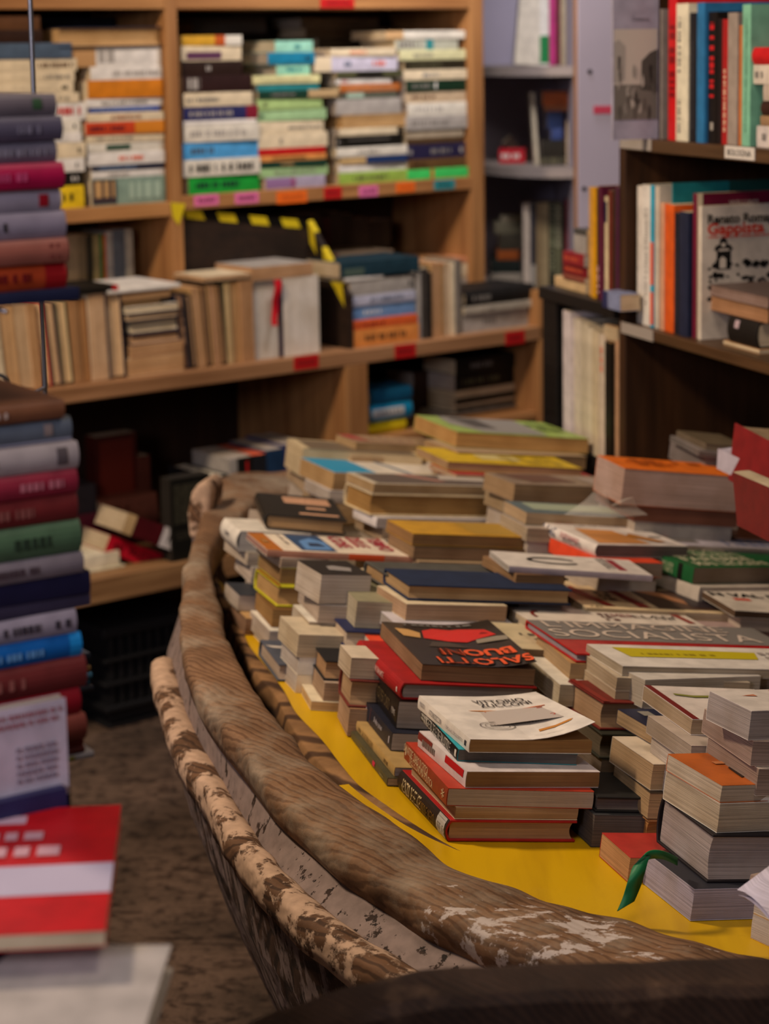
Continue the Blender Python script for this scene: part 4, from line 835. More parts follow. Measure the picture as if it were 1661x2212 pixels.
# ================================================================ CORNER SHELVES
GC = 'books on the quarter-round corner shelves'
def face(Y): return Plane((0, Y), 0)
f1 = face(Yb-.42)
shelf_row(f1, 'on the top corner shelf', SH[0], [(1112, 1166, -20, 'D2CAB8', 'white leaning book with green letters', dict(lean=14, vb=150, k='pb')), (1167, 1187, -30, 'E0DCD0', 'white book with green base', K(('srect', .03, .38, 0, 1, '0E7A3C'), vb=150)), (1188, 1200, -30, 'C0307A', 'thin pink book', dict(vb=150)), (1200, 1211, -30, '6A1A2A', 'thin wine book', dict(vb=150)),
 (1212, 1234, -30, 'B0A080', 'beige book', dict(vb=150))], group=GC, depth=.10)
s_ = f1.px(1150, 70)
for t_, u, v, wd, ht in (('U', 1154, 52, .022, .03), ('E', 1152, 83, .02, .03)):
    pass
f2 = face(Yb-.50)
shelf_stack(face(Yb-.34), 'lying alone on the middle corner shelf', 1100, SH[1], [(321, 1078, 1134, 'C4182A', 'red flat book', K(marks('white', .1, .8), yaw=-.15))], group=GC, depth=.12)
shelf_stack(f2, 'on the middle corner shelf', 1195, SH[1], [(340, 1168, 1222, '3A3424', 'patterned dark book', K(('smarks', .1, .9, .1, .9, '6A6448'))), (302, 1170, 1220, '2A2418', 'blackish olive book'), (278, 1190, 1215, '3A4A7A', 'blue white narrow book'), (240, 1182, 1216, '25345A', 'navy blue slanting book'), (228, 1176, 1232, 'B06A3A', 'tan orange book'), (198, 1172, 1232, 'B8581C', 'burnt orange book')], group=GC, depth=.09)
shelf_row(f2, 'on the middle corner shelf', SH[1], [(1156, 1166, 200, 'C0B49A', 'pale leaning board book', dict(lean=-10, vb=370)), (1224, 1240, 262, 'C89A74', 'peach tan block', dict(pages=True, vb=370))], group=GC, depth=.09)
tilted(face(Yb-.30), 1143, 338, .085, .09, .035, 130, '3A2C22', 'dark brown book tipped against the leaning board on the middle corner shelf', off=0, g=GC)
shelf_stack(face(Yb-.40), 'low pile on the bottom corner shelf', 1095, SH[2], [(590, 1062, 1126, '9A9080', 'grey beige book'), (562, 1060, 1124, '1C2420', 'black green book'), (540, 1074, 1120, '9A4E1E', 'rust orange book'), (505, 1078, 1130, '3E382C', 'mottled dark book'), (480, 1068, 1126, '6A6450', 'mottled grey book'), (466, 1082, 1128, '8A806A', 'dull beige book')], group=GC, depth=.10)
shelf_row(face(Yb-.50), 'on the bottom corner shelf', SH[2], [(1131, 1146, 440, 'C8B8A4', 'white tall book', dict(vb=600)), (1146, 1158, 438, '22242E', 'dark navy tall book', dict(vb=600, pr=(('srect', .05, .3, .1, .9, 'A8A090'),))), (1158, 1172, 440, '8A7450', 'tan tall book', dict(vb=600)), (1172, 1186, 438, 'A08C64', 'ochre tall book', dict(vb=600)),
 (1186, 1200, 436, '2E2E1E', 'dark green tall book', dict(vb=600, pr=(('smarks', .2, .95, .2, .8, '8A8A64'),))), (1200, 1213, 438, '6A6848', 'olive tall book', dict(vb=600, pr=(('smarks', .5, .95, .2, .8, 'B0AC88'),))), (1213, 1224, 446, '3A281C', 'brown black tall book', dict(vb=600)), (1224, 1238, 432, '8A2434', 'crimson tall book', dict(vb=600, pr=(('srect', .1, .45, 0, 1, 'A02468'),)))], group=GC, depth=.08)
# ================================================================ BLACK SHELF UNIT
GK = 'books in the black shelf unit'
PB2 = PR.off(.01)
shelf_stack(PR.off(.02), 'pile on the black shelf', 1235, zF1, [(606, 1192, 1262, 'D8B888', 'cream yellow book'), (595, 1215, 1262, '8A4A3A', 'thin brown red book'), (572, 1210, 1262, '7A1420', 'wine red glossy book', K(marks('salmon', .1, .8))), (545, 1216, 1262, '8E2028', 'second wine red book', K(marks('salmon', .1, .8))), (505, 1236, 1262, 'A09A94', 'grey curved book'), (492, 1236, 1262, '4A4844', 'dark grey book')], group=GK, depth=.12)
shelf_row(PB2, 'on the black shelf', zF1, [(1264, 1276, 405, 'D09A4A', 'golden tan tall book', dict(vb=560)), (1277, 1285, 405, 'D89A14', 'amber yellow tall book', dict(vb=560)), (1286, 1293, 408, '2A1420', 'black violet tall book', dict(vb=560, pr=(('smarks', .05, .3, .2, .8, 'C8A0A0'),))), (1293, 1300, 402, '5A1A34', 'maroon tall book', dict(vb=560)), (1300, 1311, 425, 'D8C8A0', 'cream slim tall book', dict(vb=560, pr=(('srect', .75, .95, .5, 1, '1E2A44'),))),
 (1311, 1319, 412, '6A2A1E', 'brown red tall book', dict(vb=560)), (1319, 1327, 410, '3A2418', 'dark brown tall book', dict(vb=560)), (1327, 1334, 404, '4A1C3A', 'plum tall book', dict(vb=560))], group=GK, depth=.13)
lone(PR.off(-.035), 1302, 1340, 650, 632, zF1, '8088A8', 'grey blue flat book jutting over the black shelf edge under the maroon one', dict(g='flatk', pr=(('srect', 0, .3, 0, 1, '2A2C54'),)), depth=.043)
shelf_row(PR.off(.0), 'under the black shelf', zK, [(1216, 1232, 672, 'CFC4C4', 'first white binder', dict(vb=800)), (1232, 1247, 690, 'C8BCA8', 'cream white binder', dict(vb=800)), (1247, 1262, 700, 'C0B49C', 'broad beige binder', dict(vb=800)), (1262, 1276, 710, 'D0C4AC', 'ivory binder', dict(vb=800)), (1276, 1290, 716, 'C4B496', 'yellowish binder', dict(vb=800)), (1290, 1303, 722, 'C8B8A4', 'last pale binder', dict(vb=800, pr=(marks('salmon', .7, .9),))),
 (1303, 1318, 740, '16120E', 'black binder', dict(vb=800)), (1318, 1326, 745, '2A1A12', 'dark brown binder', dict(vb=800)), (1326, 1334, 735, 'B08A6A', 'tan slim binder', dict(vb=800))], group='binders under the black shelf', depth=.2)
lone(PR.off(.005), 1304, 1334, 745, 705, PR.px(1318, 738)[1], 'C09A70', 'tan page block lying on the black and brown binders', dict(pages=True, g='blk'), depth=.15)
# ================================================================ DARK CABINET
GD = 'upright books on the dark cabinet shelves'
PD = PR.off(.012)
def drow(z0, rows, name, vb): 
    for r in rows:
        if len(r) > 5: r[5].setdefault('vb', vb)
    shelf_row(PD, name, z0, [r if len(r) > 5 else r+(dict(vb=vb),) for r in rows], group=GD, depth=.14)
drow(zD1, [(1416, 1421, 20, '8A8078', 'thin grey sleeve'), (1437, 1456, -8, 'C41418', 'bright red thick book', dict(d=.2, k='pb', pr=(('smarks', .3, .8, .2, .8, '7A0C10'),))), (1458, 1484, 8, 'DAD2B8', 'cream white tall book', dict(pr=(('smarks', .06, .3, .6, .8, 'grey'), ('smarks', .5, .9, .6, .8, 'grey')))), (1485, 1502, 28, '1C1A1E', 'black tall book', dict(pr=(('smarks', .1, .8, .4, .6, '3A3A40'),))), (1503, 1520, 6, '2A6E9E', 'blue tall book', dict(d=.2)),
 (1521, 1541, 26, '16100E', 'worn black book with red letters', dict(pr=(('smarks', .35, .92, .3, .75, 'C01C20'), ('ring', 0, 0, 0, 0, 0, 'white') if False else ('srect', .1, .16, .35, .65, 'A09A90')))), (1541, 1550, 40, '1E1414', 'thin black book'), (1550, 1563, 42, 'A81C1C', 'dark red narrow book', dict(pr=(('smarks', .1, .6, .3, .6, 'cream'),))), (1564, 1585, 28, '9A8C80', 'grey beige tall book', dict(k='pb')), (1586, 1596, 55, 'C07038', 'orange narrow book'),
 (1598, 1616, 10, '7CB898', 'mint green tall book', dict(d=.24, pr=(('smarks', .1, .9, .4, .5, '3A6A50'),)))], 'on the upper cabinet shelf', 180)
# photo-cover booklet facing out in front, at the far end
OB = PR.w(sX+.0295, zD1+.0008, .015)
def facing(O, wd, ht, T, col, label, prints, spine=None, tilt=0, kind='pb', group=GD, pg='pages'):
    """upright book whose front cover looks along -shelf direction, towards the camera side"""
    e1 = PR.n.copy(); nrm = PR.a.copy(); up = UP.copy()
    if tilt: up = UP*math.cos(tilt)-nrm*math.sin(tilt); nrm = nrm*math.cos(tilt)+UP*math.sin(tilt)
    M = mat3(O+up*ht, -up, e1, nrm)
    return book(M, ht, wd, T, col, label, group, kind, pg, prints, FR=(O+nrm*T, e1, up, wd, ht))
s_e, _ = PR.px(1412, 200)
zT = PR.px(1400, -60)[1]
facing(PR.w(s_e-.018, zD1+.0008, .005)-PR.n*.085, .095, zT-zD1, .008, '9C98A8', 'grey lilac booklet with a black and white photo on the upper cabinet shelf',
  [('rect', .02, .12, .97, .66, 'B8AFA4'), ('poly', [(.02, .34), (.25, .36), (.26, .56), (.12, .6), (.02, .58)], '9A948C', 1), ('rect', .10, .42, .16, .5, '4A4642', 2), ('poly', [(.60, .30), (.97, .28), (.97, .54), (.80, .52), (.62, .47)], '4A4742', 1), ('rect', .02, .12, .97, .33, '6A655E', 1)]
  +[('poly', blot(random.Random(i), random.Random(i+50).uniform(.08, .9), random.Random(i+99).uniform(.15, .42), .05, 8, sy=1.1), ('3A3632', '8E8880', '55504A', 'A8A298')[i % 4], 2) for i in range(26)]+[
   ('text', .6, .72, .035, .008, 'Domenica', '4A4650', 0)], group=None)
drow(zE1, [(1370, 1381, 402, 'D8D0C4', 'thin white book'), (1382, 1402, 400, 'DCD6CC', 'white tall book', dict(pr=(('smarks', .15, .85, .4, .6, 'lgrey'),))), (1403, 1410, 400, '2AA0BE', 'cyan striped book', dict(pr=(('srect', .02, .25, 0, 1, 'salmon'), ('srect', .3, .6, 0, 1, 'salmon')))), (1411, 1420, 402, 'C8BCAA', 'pale slim book'), (1423, 1432, 438, 'D09A78', 'peach book'), (1432, 1452, 442, 'D85A1C', 'orange book', dict(d=.13)),
 (1454, 1466, 460, '1A1C26', 'black navy book', dict(pr=(('smarks', .1, .8, .5, .6, '5A5C66'),))), (1466, 1486, 458, '20263E', 'navy blue book', dict(d=.13))], 'on the lower cabinet shelf', 560)
s_g, _ = PR.px(1497, 600); 
facing(PR.w(PR.px(1420, 600)[0]+.0002, zE1+.0008, .03), .24, PR.px(1425, 398)[1]-zE1, .0035, '1E7A80', 'teal book behind the orange ones on the lower cabinet shelf', [('rect', .5, .0, 1, 1, '1A4A44')], group=None)
gO = PR.w(s_g-.014, zE1+.0008, .018); hG = PR.px(1494, 447)[1]-zE1
facing(gO-PR.a*.022, .19, hG+.022, .016, '6A1430', 'maroon book with pale lettering behind the white one with black drawing on the cabinet shelf', [('text', .5, .93, .06, .008, 'WILLIAM', 'CFC0B0', 0), ('rect', 0, 0, .06, 1, 'cream')], kind='pb', group=None)
gap = [('text', .50, .89, .172, .023, 'Renato Romagnoli', '1A1614', 0, .03), ('text', .36, .815, .118, .028, 'Gappista', 'C8321E', 0, .03), ('marks', .06, .755, 1, .78, 'C8321E', 1)]
ink = '1C1A18'
rdg = random.Random(3)
gap += [('poly', [(.16, .52), (.16, .66), (.13, .67), (.15, .70), (.19, .71), (.19, .74), (.23, .77), (.27, .74), (.27, .71), (.31, .70), (.33, .67), (.31, .66), (.31, .52)], ink), ('poly', [(.19, .53), (.19, .60), (.22, .62), (.26, .60), (.26, .53)], 'D2C6B4', 1), ('rect', .18, .66, .29, .675, 'D2C6B4', 1), ('rect', .21, .69, .25, .72, 'D2C6B4', 1)]
for i in range(70):
    r_ = rdg.uniform(.008, .026); gap.append(('poly', blot(rdg, rdg.uniform(.06, .97), rdg.choice([rdg.gauss(.56, .02), rdg.gauss(.55, .025), rdg.uniform(.38, .5), rdg.uniform(.3, .48)]), r_*2.4, 7, sy=.6), ink, 0))
for cx in (.3, .52, .74, .92): gap += [('poly', blot(rdg, cx, .30, .05, 11, sy=1.0), ink), ('poly', blot(rdg, cx+.01, .38, .025, 8), ink), ('poly', blot(rdg, cx-.01, .31, .018, 7), 'D2C6B4', 1)]
facing(gO, .195, hG, .012, 'D4C8B6', 'white book with tower drawing, black Renato Romagnoli and red Gappista lettering', gap, group=None)
gap = None
# things in front of it on the same shelf
sN, _ = PR.px(1600, 740)
PN = PR.off(-.0)
def dstack(pl, name, um, z0, rows, grp, depth): shelf_stack(pl, name, um, z0, rows, group=grp, depth=depth)
g2 = s_g+.016
shelf_stack(PR.off(.03), 'pile before the white book with drawing', 1600, zE1, [(745, 1562, 1640, 'B98C62', 'tan block', dict(pages=True)), (688, 1572, 1636, '17110D', 'black worn book with small patch', K(('srect', .25, .4, .6, .9, 'B09AA0'), k='hb')), (655, 1512, 1650, '6A3E26', 'brown book with pages out', dict(pages=True, pg='A87C58')), (630, 1520, 1655, '5A4A44', 'grey brown book', dict(pages=True, pg='8A7268'))], group='pile on the lower cabinet shelf', depth=.15)
shelf_stack(PR.off(.02), 'little pile at the upper cabinet shelf edge', 1645, zD1, [(272, 1632, 1676, 'CFC4BC', 'white small block', K(marks('grey', .3, .5))), (250, 1640, 1676, '9A7A58', 'tan small block'), (218, 1640, 1676, '3A201A', 'black brown small book', dict(round=1)), (182, 1646, 1676, 'B8A898', 'pale small book'), (140, 1624, 1676, 'D0C4B4', 'cream book with title', K(marks('grey', .1, .5))), (102, 1622, 1676, 'C41A1E', 'red small book', dict(round=1))], group='pile on the upper cabinet shelf', depth=.12)
# ================================================================ NEAR PILES (blurred) beside the boat
GN = 'blurred pile of books on the wire rack'; GN2 = 'tall blurred pile below the wire rack'
z0 = PF.px(120, 652)[1]
shelf_stack(PF, 'upper blurred pile by the wire rod', 120, z0, [(624, -120, 172, '20243E', 'dark navy broad book', dict(d=.24)), (568, -120, 148, 'B0421E', 'orange red book', K(('srect', .82, 1, 0, 1, '9A1418'), marks('dred', .3, .7), round=1)), (514, -120, 146, '9A5A4A', 'rosy brown book', K(('smarks', .84, .92, .2, .8, '7A3A34'), round=1)),
 (456, -120, 144, '8E8490', 'grey book with black letter', K(marks('black', .3, .5), round=1)), (406, -120, 138, '9A909A', 'pale grey book with red dot', K(('srect', .80, .88, .2, .75, 'A01424'), round=1)), (350, -120, 136, 'B01446', 'crimson pink book', K(marks('C84A74', .2, .7), round=1)), (304, -120, 128, '6A6470', 'silver grey book', K(marks('8A8490', .3, .9), round=1)),
 (250, -120, 137, '565060', 'dull grey violet book', K(marks('7A7484', .6, .8), round=1)), (202, -120, 128, '6E6468', 'grey book with green mark', K(('srect', .78, .86, .3, .8, '3A5A3A'), round=1))], group=GN, depth=.16)
zt = 1.055
yg = 155
low = [(1693, -160, 210, 'A29C9C', 'white picture book with olive spot', K(('srect', .80, .88, .2, .9, '7A7430'))), (1655, -160, 190, '5A2A24', 'deep brown red book', K(round=1)), (1600, -160, 188, '7A2E28', 'brick brown book', K(round=1)), (1545, -160, 186, '8A4438', 'rust book', K(round=1)), (1488, -160, 176, '8A1420', 'deep red book', dict(round=1)), (1420, -160, 187, '6E2A28', 'brownish red thick book', K(marks('9A5A50', .3, .6), round=1)),
 (1368, -160, 178, '1260A8', 'strong blue book', K(('smarks', .2, .75, .3, .6, '6AA0D0'), ('srect', .92, 1, 0, 1, '1A86C8'), round=1)), (1316, -160, 166, '9A909A', 'pale grey book with dark titles', K(marks('3A343C', .5, .75), marks('3A343C', .85, .96), round=1))]
shelf_stack(PF, 'lower blurred pile', 165, zt, low+[(1286, -160, 200, '3A3448', 'grey broad hidden book', dict(d=.2)), (1238, -160, 196, '1C1A36', 'blackish navy book', dict(d=.2)), (1192, -160, 178, '7E7478', 'silver violet book', K(marks('4A3A40', .3, .7), round=1)), (1122, -160, 172, '4E6A4C', 'grey green thick book', K(marks('2A3A2A', .55, .8), round=1)), (1062, -160, 166, '6E2424', 'oxblood book', K(marks('8A5048', .4, .7), round=1)),
 (1010, -160, 164, '90283A', 'raspberry red book', K(marks('B86A74', .6, .9), round=1)), (952, -160, 166, 'A89C98', 'ivory grey book with dark ornaments', K(marks('2A2424', .3, .45), ('srect', .85, .92, .2, .85, '5A5050'), round=1)), (900, -160, 160, '5E6670', 'blue grey glossy book', K(('srect', 0, 1, .02, .14, 'A0A4B8'), ('srect', .8, .86, .3, .8, '8A7A74'), round=1)), (860, -160, 140, '7A4E34', 'brown book with pale lettering', K(marks('C0A898', .25, .6), round=1))], group=GN2, depth=.16)
# back pile glimpsed at their right
shelf_stack(PF.off(.17), 'pile peeping out behind the blurred one', 195, zt, [(1690, -60, 210, '2A2C38', 'charcoal blue book'), (1650, -60, 206, '4A7A9A', 'steel blue book'), (1560, -60, 206, '4E86AA', 'lighter steel blue book'), (1520, -60, 204, '8A6A40', 'tan gold book'), (1470, -60, 200, '1E2434', 'midnight blue book'), (1410, -60, 196, '2A3040', 'dark slate book')], group='books behind the blurred pile', depth=.10)
# white cover leaning at the front of the low pile
s0, _ = PF.px(-120, 1640); s1, _ = PF.px(132, 1640); zA = PF.px(60, 1518)[1]; zB = zt
PW = PF.off(-.05)
s0, _ = PW.px(-120, 1640); s1, _ = PW.px(134, 1640); zA = PW.px(60, 1512)[1]; zBt = PW.px(60, 1722)[1]
# its seat: the red book; stand carries everything
def flatbook(FL, FRt, NRt, z, T, col, label, prints, k='pb', pg='pages', group=None, sp='L'):
    a = atz(*FL, z); b = atz(*FRt, z); c = atz(*NRt, z); e1 = (b-a); wd = e1.length; e1.normalize(); e2 = Vector((-e1.y, e1.x, 0)); dp = (b-c).dot(e2)
    O = b-e1*wd-e2*dp; O.z = z-T; M = mat3(O+e2*dp, -e2, e1, UP)
    return book(M, dp, wd, T, col, label, group, k, pg, prints, FR=(Vector((O.x, O.y, z)), e1, e2, wd, dp), opts={'round': 0})
flatbook((-120, 1755), (262, 1738), (305, 2005), 1.05, .012, 'C01018', 'big red softcover with a white band and blurred white title lying on the nearest pile',
  [('rect', 0, .27, 1, .50, 'BDB4C8'), ('marks', .0, .55, .70, .68, 'C89AA4', 1), ('marks', .0, .69, .62, .80, 'C89AA4', 1), ('rect', 0, .86, .48, .93, 'C8A8B8')])
flatbook((-120, 2040), (372, 2040), (455, 2290), 1.02, .02, 'B4ACA4', 'very large pale glossy book with a dark corner at the foot of the red one', [('poly', [(0, .75), (0, .98), (.32, .98), (.27, .8), (.15, .55), (.05, .4)], '2A1830')], k='hb')
zc0 = zt
book(mat3(PW.w(s0, 1.051, -.0), PW.a, UP*1.0, -PW.n)@Matrix.Identity(4) if False else mat3(PW.w(s0, zBt, .0)+UP*0, PW.a, UP, -PW.n), s1-s0, zA-zBt, .012, 'C8C0CA', 'whitish cover with faint reddish letters standing against the lower blurred pile', None, 'pb', 'pgrey',
     (('rect', 0, 0, 1, .06, '2A2A50') if False else ('marks', .35, .78, .95, .95, 'A07078', 2), ('marks', .55, .2, .9, .6, '8A8290', 5)), FR=(PW.w(s0, zBt, -.012), PW.a, UP, s1-s0, zA-zBt))
lone(PW.off(-.012), -120, 134, 1735, 1722, zBt-.014, '2A2A52', 'thin navy book under the whitish standing cover', dict(g='nv', off=-.01), depth=.05)
# stand
ds = empty('display_stand', loc=(-.45, 1.6, 0)); tag(ds, 'dark stand carrying the nearest blurred piles beside the boat', 'stand')
zs_ = 1.05-.013; SB = woodmat('stand_black', '14100E', '201A16')
m = MB(); P = [PF.w(-.55, 0, -.02), PF.w(-.03, 0, -.02), PF.w(-.03, 0, .28), PF.w(-.55, 0, .28)]; m.prism([p+UP*(zt-.03) for p in P], [p+UP*(zt-.0005) for p in P]); loc_build(m, 'stand_top', SB, ds)
a = atz(262, 1738, 1.05); c = atz(440, 2240, 1.02)
m = MB(); P = [Vector((-.6, 1.34, 0)), Vector((a.x-.03, 1.34, 0)), Vector((a.x-.03, a.y-.02, 0)), Vector((-.6, a.y-.02, 0))]; m.prism([p+UP*(.97) for p in P], [p+UP*(.9995) for p in P]); loc_build(m, 'stand_shelf', SB, ds)
for x, y, z in ((-.55, 1.9, zt-.03), (-.40, 1.66, zt-.03), (-.5, 1.38, .97)):
    m = MB(); m.box(x-.015, x+.015, y-.015, y+.015, 0, z); loc_build(m, 'stand_leg', SB, ds)
# ================================================================ BOOKS IN THE BOAT
def B(N, vb, L, R, c, d, **o): return dict(N=N, vb=vb, L=L, R=R, c=c, d=d, **o)
S = free_stack
# --- nearest stack
fries = [('poly', [(.20+.5*.0, .60), (.34, .615), (.48, .60), (.50, .585), (.34, .585), (.22, .59)], 'C07A34', 1)]
S('foremost stack on the yellow deck', ('z', ZB), [
 B((973, 1771), 1818, (868, 1662), (1248, 1774), 'A81C1C', 'dark hardcover lettered in pale gold', k='hb', sp='L', c2=0, pg='B8926A', spine='2A1D18', pr=[('stext', .30, .5, .075, .017, 'RENZO DE FELICE', 'C8B48A'), ('stext', .62, .42, .06, .014, 'ROSSO E NERO', '6A4A20'), ('srect', .82, .97, .03, .97, 'A8A29A'), ('smarks', .84, .95, .3, .6, 'grey')]),
 B((985, 1742), 1770, .15, (1250, 1745), 'cream', 'small plain paged book', sp='L', L_=0, b=.17, pg='B0916E', yaw=None) if False else B((985, 1742), 1770, .17, (1250, 1745), 'cream', 'small plain paged book', sp='F', pg='B0916E'),
 B((969, 1702), 1741, (874, 1602), (1285, 1711), 'B03A26', 'brick red paperback with cream titles', sp='L', pg='B5A595', spine='8E3A24', pr=[('smarks', .03, .05, .3, .8, 'C8B090'), ('stext', .28, .70, .105, .010, 'SALVATORE  DIARIO DI CRITICA', 'CDB890'), ('stext', .42, .32, .10, .010, "DELL'ECONOMIA POLITICA", 'CDB890'), ('stext', .92, .5, .012, .012, '*', 'CDB890')]),
 B((1009, 1666), 1702, (903, 1578), (1298, 1668), 'D0C6C4', 'white paperback with red striped spine', sp='L', pg='8E6A42', pr=[('srect', .58, .95, .5, .95, 'B01A1C'), ('smarks', .1, .4, .3, .7, 'grey'), ('srect', .0, .3, .5, .95, '7A3028')]),
 B((991, 1618), 1644, (876, 1529), (1262, 1640), '1A9AA8', 'black spined thriller with a turquoise cover', sp='L', pg='6A6460', spine='16120F', pr=[('stext', .47, .5, .125, .012, 'IL SEGRETO DELLE TRE PALLOTTOLE', 'CFC8BC'), ('smarks', .03, .2, .55, .8, 'CFC8BC'), ('smarks', .03, .2, .2, .45, 'CFC8BC'), ('srect', .93, .97, .2, .8, 'CFC8BC')]),
 B((1016, 1596), 1626, (911, 1502), (1278, 1598), 'E2DAD0', 'white paperback titled in brown script with lifting cover', sp='L', pg='9A7444', curl=.030, cf='xy', rough=.35, pr=[('text', .60, .84, .072, .015, 'VITTORIO', '2E2A28', 0, .01), ('text', .62, .755, .072, .015, 'ZUCCONI', '2E2A28', 0, .01),
   ('poly', [(.31, .30), (.90, .30), (.86, .615), (.35, .615)], 'B9AEA6'), ('poly', [(.26, .64), (.40, .645), (.56, .635), (.58, .62), (.38, .622), (.28, .63)], 'C07A34', 1), ('poly', [(.68, .64), (.82, .65), (.90, .64), (.90, .625), (.70, .622)], 'C0683A', 1), ('rect', .38, .59, .52, .605, 'B05A40', 2), ('rect', .76, .59, .86, .605, 'B05A40', 2), ('poly', [(.56, .60), (.70, .60), (.68, .57), (.63, .555), (.58, .57)], '3A302C', 2),
   ('text', .64, .515, .050, .015, "L'aquila", 'B8402A', 0), ('text', .62, .45, .004, .006, 'e', '3A302C', 0), ('text', .65, .40, .075, .016, 'il pollo fritto', 'B8402A', 0), ('marks', .50, .325, .84, .345, '6A605A', 1), ('ring', .35, .29, .024, .016, .0012, '5A524C'), ('ring', .35, .29, .017, .011, .0008, '5A524C'), ('text', .35, .29, .020, .007, 'BEST', '5A524C', 0), ('poly', [(.62, .13), (.75, .15), (.9, .19), (.93, .215), (.9, .22), (.78, .19), (.63, .17)], 'C08038', 1), ('marks', .55, .06, .78, .068, 'B0A49A', 1),
   ('stext', .10, .55, .018, .006, 'MONDADORI', '6A6870'), ('stext', .36, .5, .045, .007, 'VITTORIO ZUCCONI', '5A5860'), ('stext', .72, .5, .06, .005, "L'AQUILA E IL POLLO FRITTO", 'A09AA0'), ('srect', .92, .95, .3, .7, '3A3A40')]),
])
# --- stack with the red spine
S('stack behind the foremost one', ('z', ZB), [
 B((838, 1680), 1698, (756, 1578), (885, 1683), '4A4632', 'olive spined thin book', sp='L', pg='A09080', a=.14, pr=[('smarks', .3, .42, .4, .6, '7A765C'), ('srect', .62, .68, .3, .9, 'B81E4A'), ('smarks', .82, .92, .4, .6, '7A765C')]),
 B((854, 1657), 1678, (770, 1557), (900, 1659), 'B0905A', 'tan spined thin book', sp='L', pg='9C9AA4', a=.14, pr=[('smarks', .08, .14, .3, .7, '6A5232'), ('stext', .32, .5, .06, .008, "DAL DISORDINE AL DISSENSO", '5A4228'), ('smarks', .75, .84, .3, .7, '6A5232')]),
 B((848, 1583), 1622, (762, 1489), (1010, 1592), '20222E', 'dark navy book with upside down titles', sp='L', pg='A89E98', a=.145, pr=[('stext', .24, .6, .045, .010, 'Ibdrabek', 'B0AAB0', 0, 180), ('stext', .66, .6, .045, .010, 'onod oipug', 'B0AAB0', 0, 180), ('srect', .44, .447, 0, 1, '6A3A3A'), ('srect', .94, .96, .3, .7, 'B0AAB0')]),
 B((862, 1514), 1574, (762, 1416), (1030, 1530), '1A1613', 'thick black biography with a figure on its spine', sp='L', pg='A89C92', a=.145, rough=.3, pr=[('srect', .20, .36, .0, 1, '8E8890'), ('srect', .22, .30, .15, .8, '1A1613'), ('srect', .28, .32, .45, .7, '9A5A44'), ('stext', .11, .6, .024, .010, 'Pichini', 'A8A29A'), ('stext', .63, .52, .085, .016, 'EROI PER CASO', '5A4A30'), ('stext', .92, .5, .02, .008, 'PIEMME', 'B0A8A0')]),
 B((872, 1474), 1512, (776, 1382), (1160, 1484), '9A1818', 'red hardback with white spine lettering', sp='L', k='hb', pg='A09690', bulge=1, pr=[('stext', .30, .55, .04, .009, 'INES DE LA FRESSANGE', 'C8A898'), ('stext', .55, .5, .05, .009, 'LA PARIGINA IN AMORE', 'C8A898'), ('srect', .93, .95, .3, .6, 'CFC0B8')]),
 B((913, 1434), 1470, (805, 1341), (1164, 1452), '2A2420', 'black magazine-like book with orange outlined letters', sp='F', pg='8A6A4C', curl=.012, cf='x-', rough=.3, pr=[
   ('text', .60, .10, .138, .034, 'SALOTTI', 'E05A30', 180, .035), ('text', .62, .10, .138, .034, 'SALOTTI', '1A1412', 180, .012), ('text', .60, .30, .110, .034, 'BUONI', 'E05A30', 180, .035), ('text', .60, .30, .110, .034, 'BUONI', '1A1412', 180, .012),
   ('poly', [(.25, .62), (.30, .80), (.42, .86), (.58, .84), (.66, .86), (.88, .80), (.93, .66), (.75, .62), (.62, .55), (.45, .56)], 'C8302A', 1), ('poly', [(.40, .58), (.44, .70), (.56, .74), (.60, .70), (.47, .67)], '7A1A1A', 2), ('poly', [(.66, .80), (.72, .72), (.88, .70), (.86, .74), (.74, .76)], '7A1A1A', 2), ('poly', [(.08, .66), (.22, .62), (.26, .74), (.18, .82), (.06, .84)], 'C0945A', 1), ('poly', [(.48, .70), (.58, .66), (.66, .68), (.70, .74), (.62, .72), (.56, .76)], 'D8CFC4', 2), ('poly', [(.7, .52), (.98, .52), (1, .6), (.9, .63), (.72, .6)], '8A8070', 1), ('poly', [(.22, .42), (.6, .42), (.45, .54), (.3, .54)], '4A4038', 1), ('marks', .18, .90, .85, .97, '6A6660', 1)]),
])
# --- blue hardcover stack
S('stack topped by the blue cloth hardcover', ('Y', 2.93), [
 B((861, 1352), 1378, (797, 1302), (1075, 1362), 'C4BEC2', 'white picture book', sp='N', pg='lgrey', a=.20, pr=[('smarks', .3, .8, .3, .6, '9A94A0')]),
 B((879, 1304), 1340, (803, 1264), (1102, 1312), 'cream', 'cream paged paperback', sp='F', pg='A8886A'),
 B((884, 1262), 1297, (814, 1226), (1245, 1279), '1C2740', 'plain blue cloth hardcover', sp='F', k='hb', pg='A88A62', rough=.85),
])
S('behind the blue cloth hardcover', ('Y', 3.12), [
 B((830, 1262), 1300, (760, 1226), (1060, 1275), 'cream', 'cream block', sp='F', pg='B09070'),
 B((836, 1240), 1272, (767, 1211), (1240, 1256), '4C4A44', 'grey cloth hardcover', sp='F', k='hb', pg='A8875E', rough=.8),
])
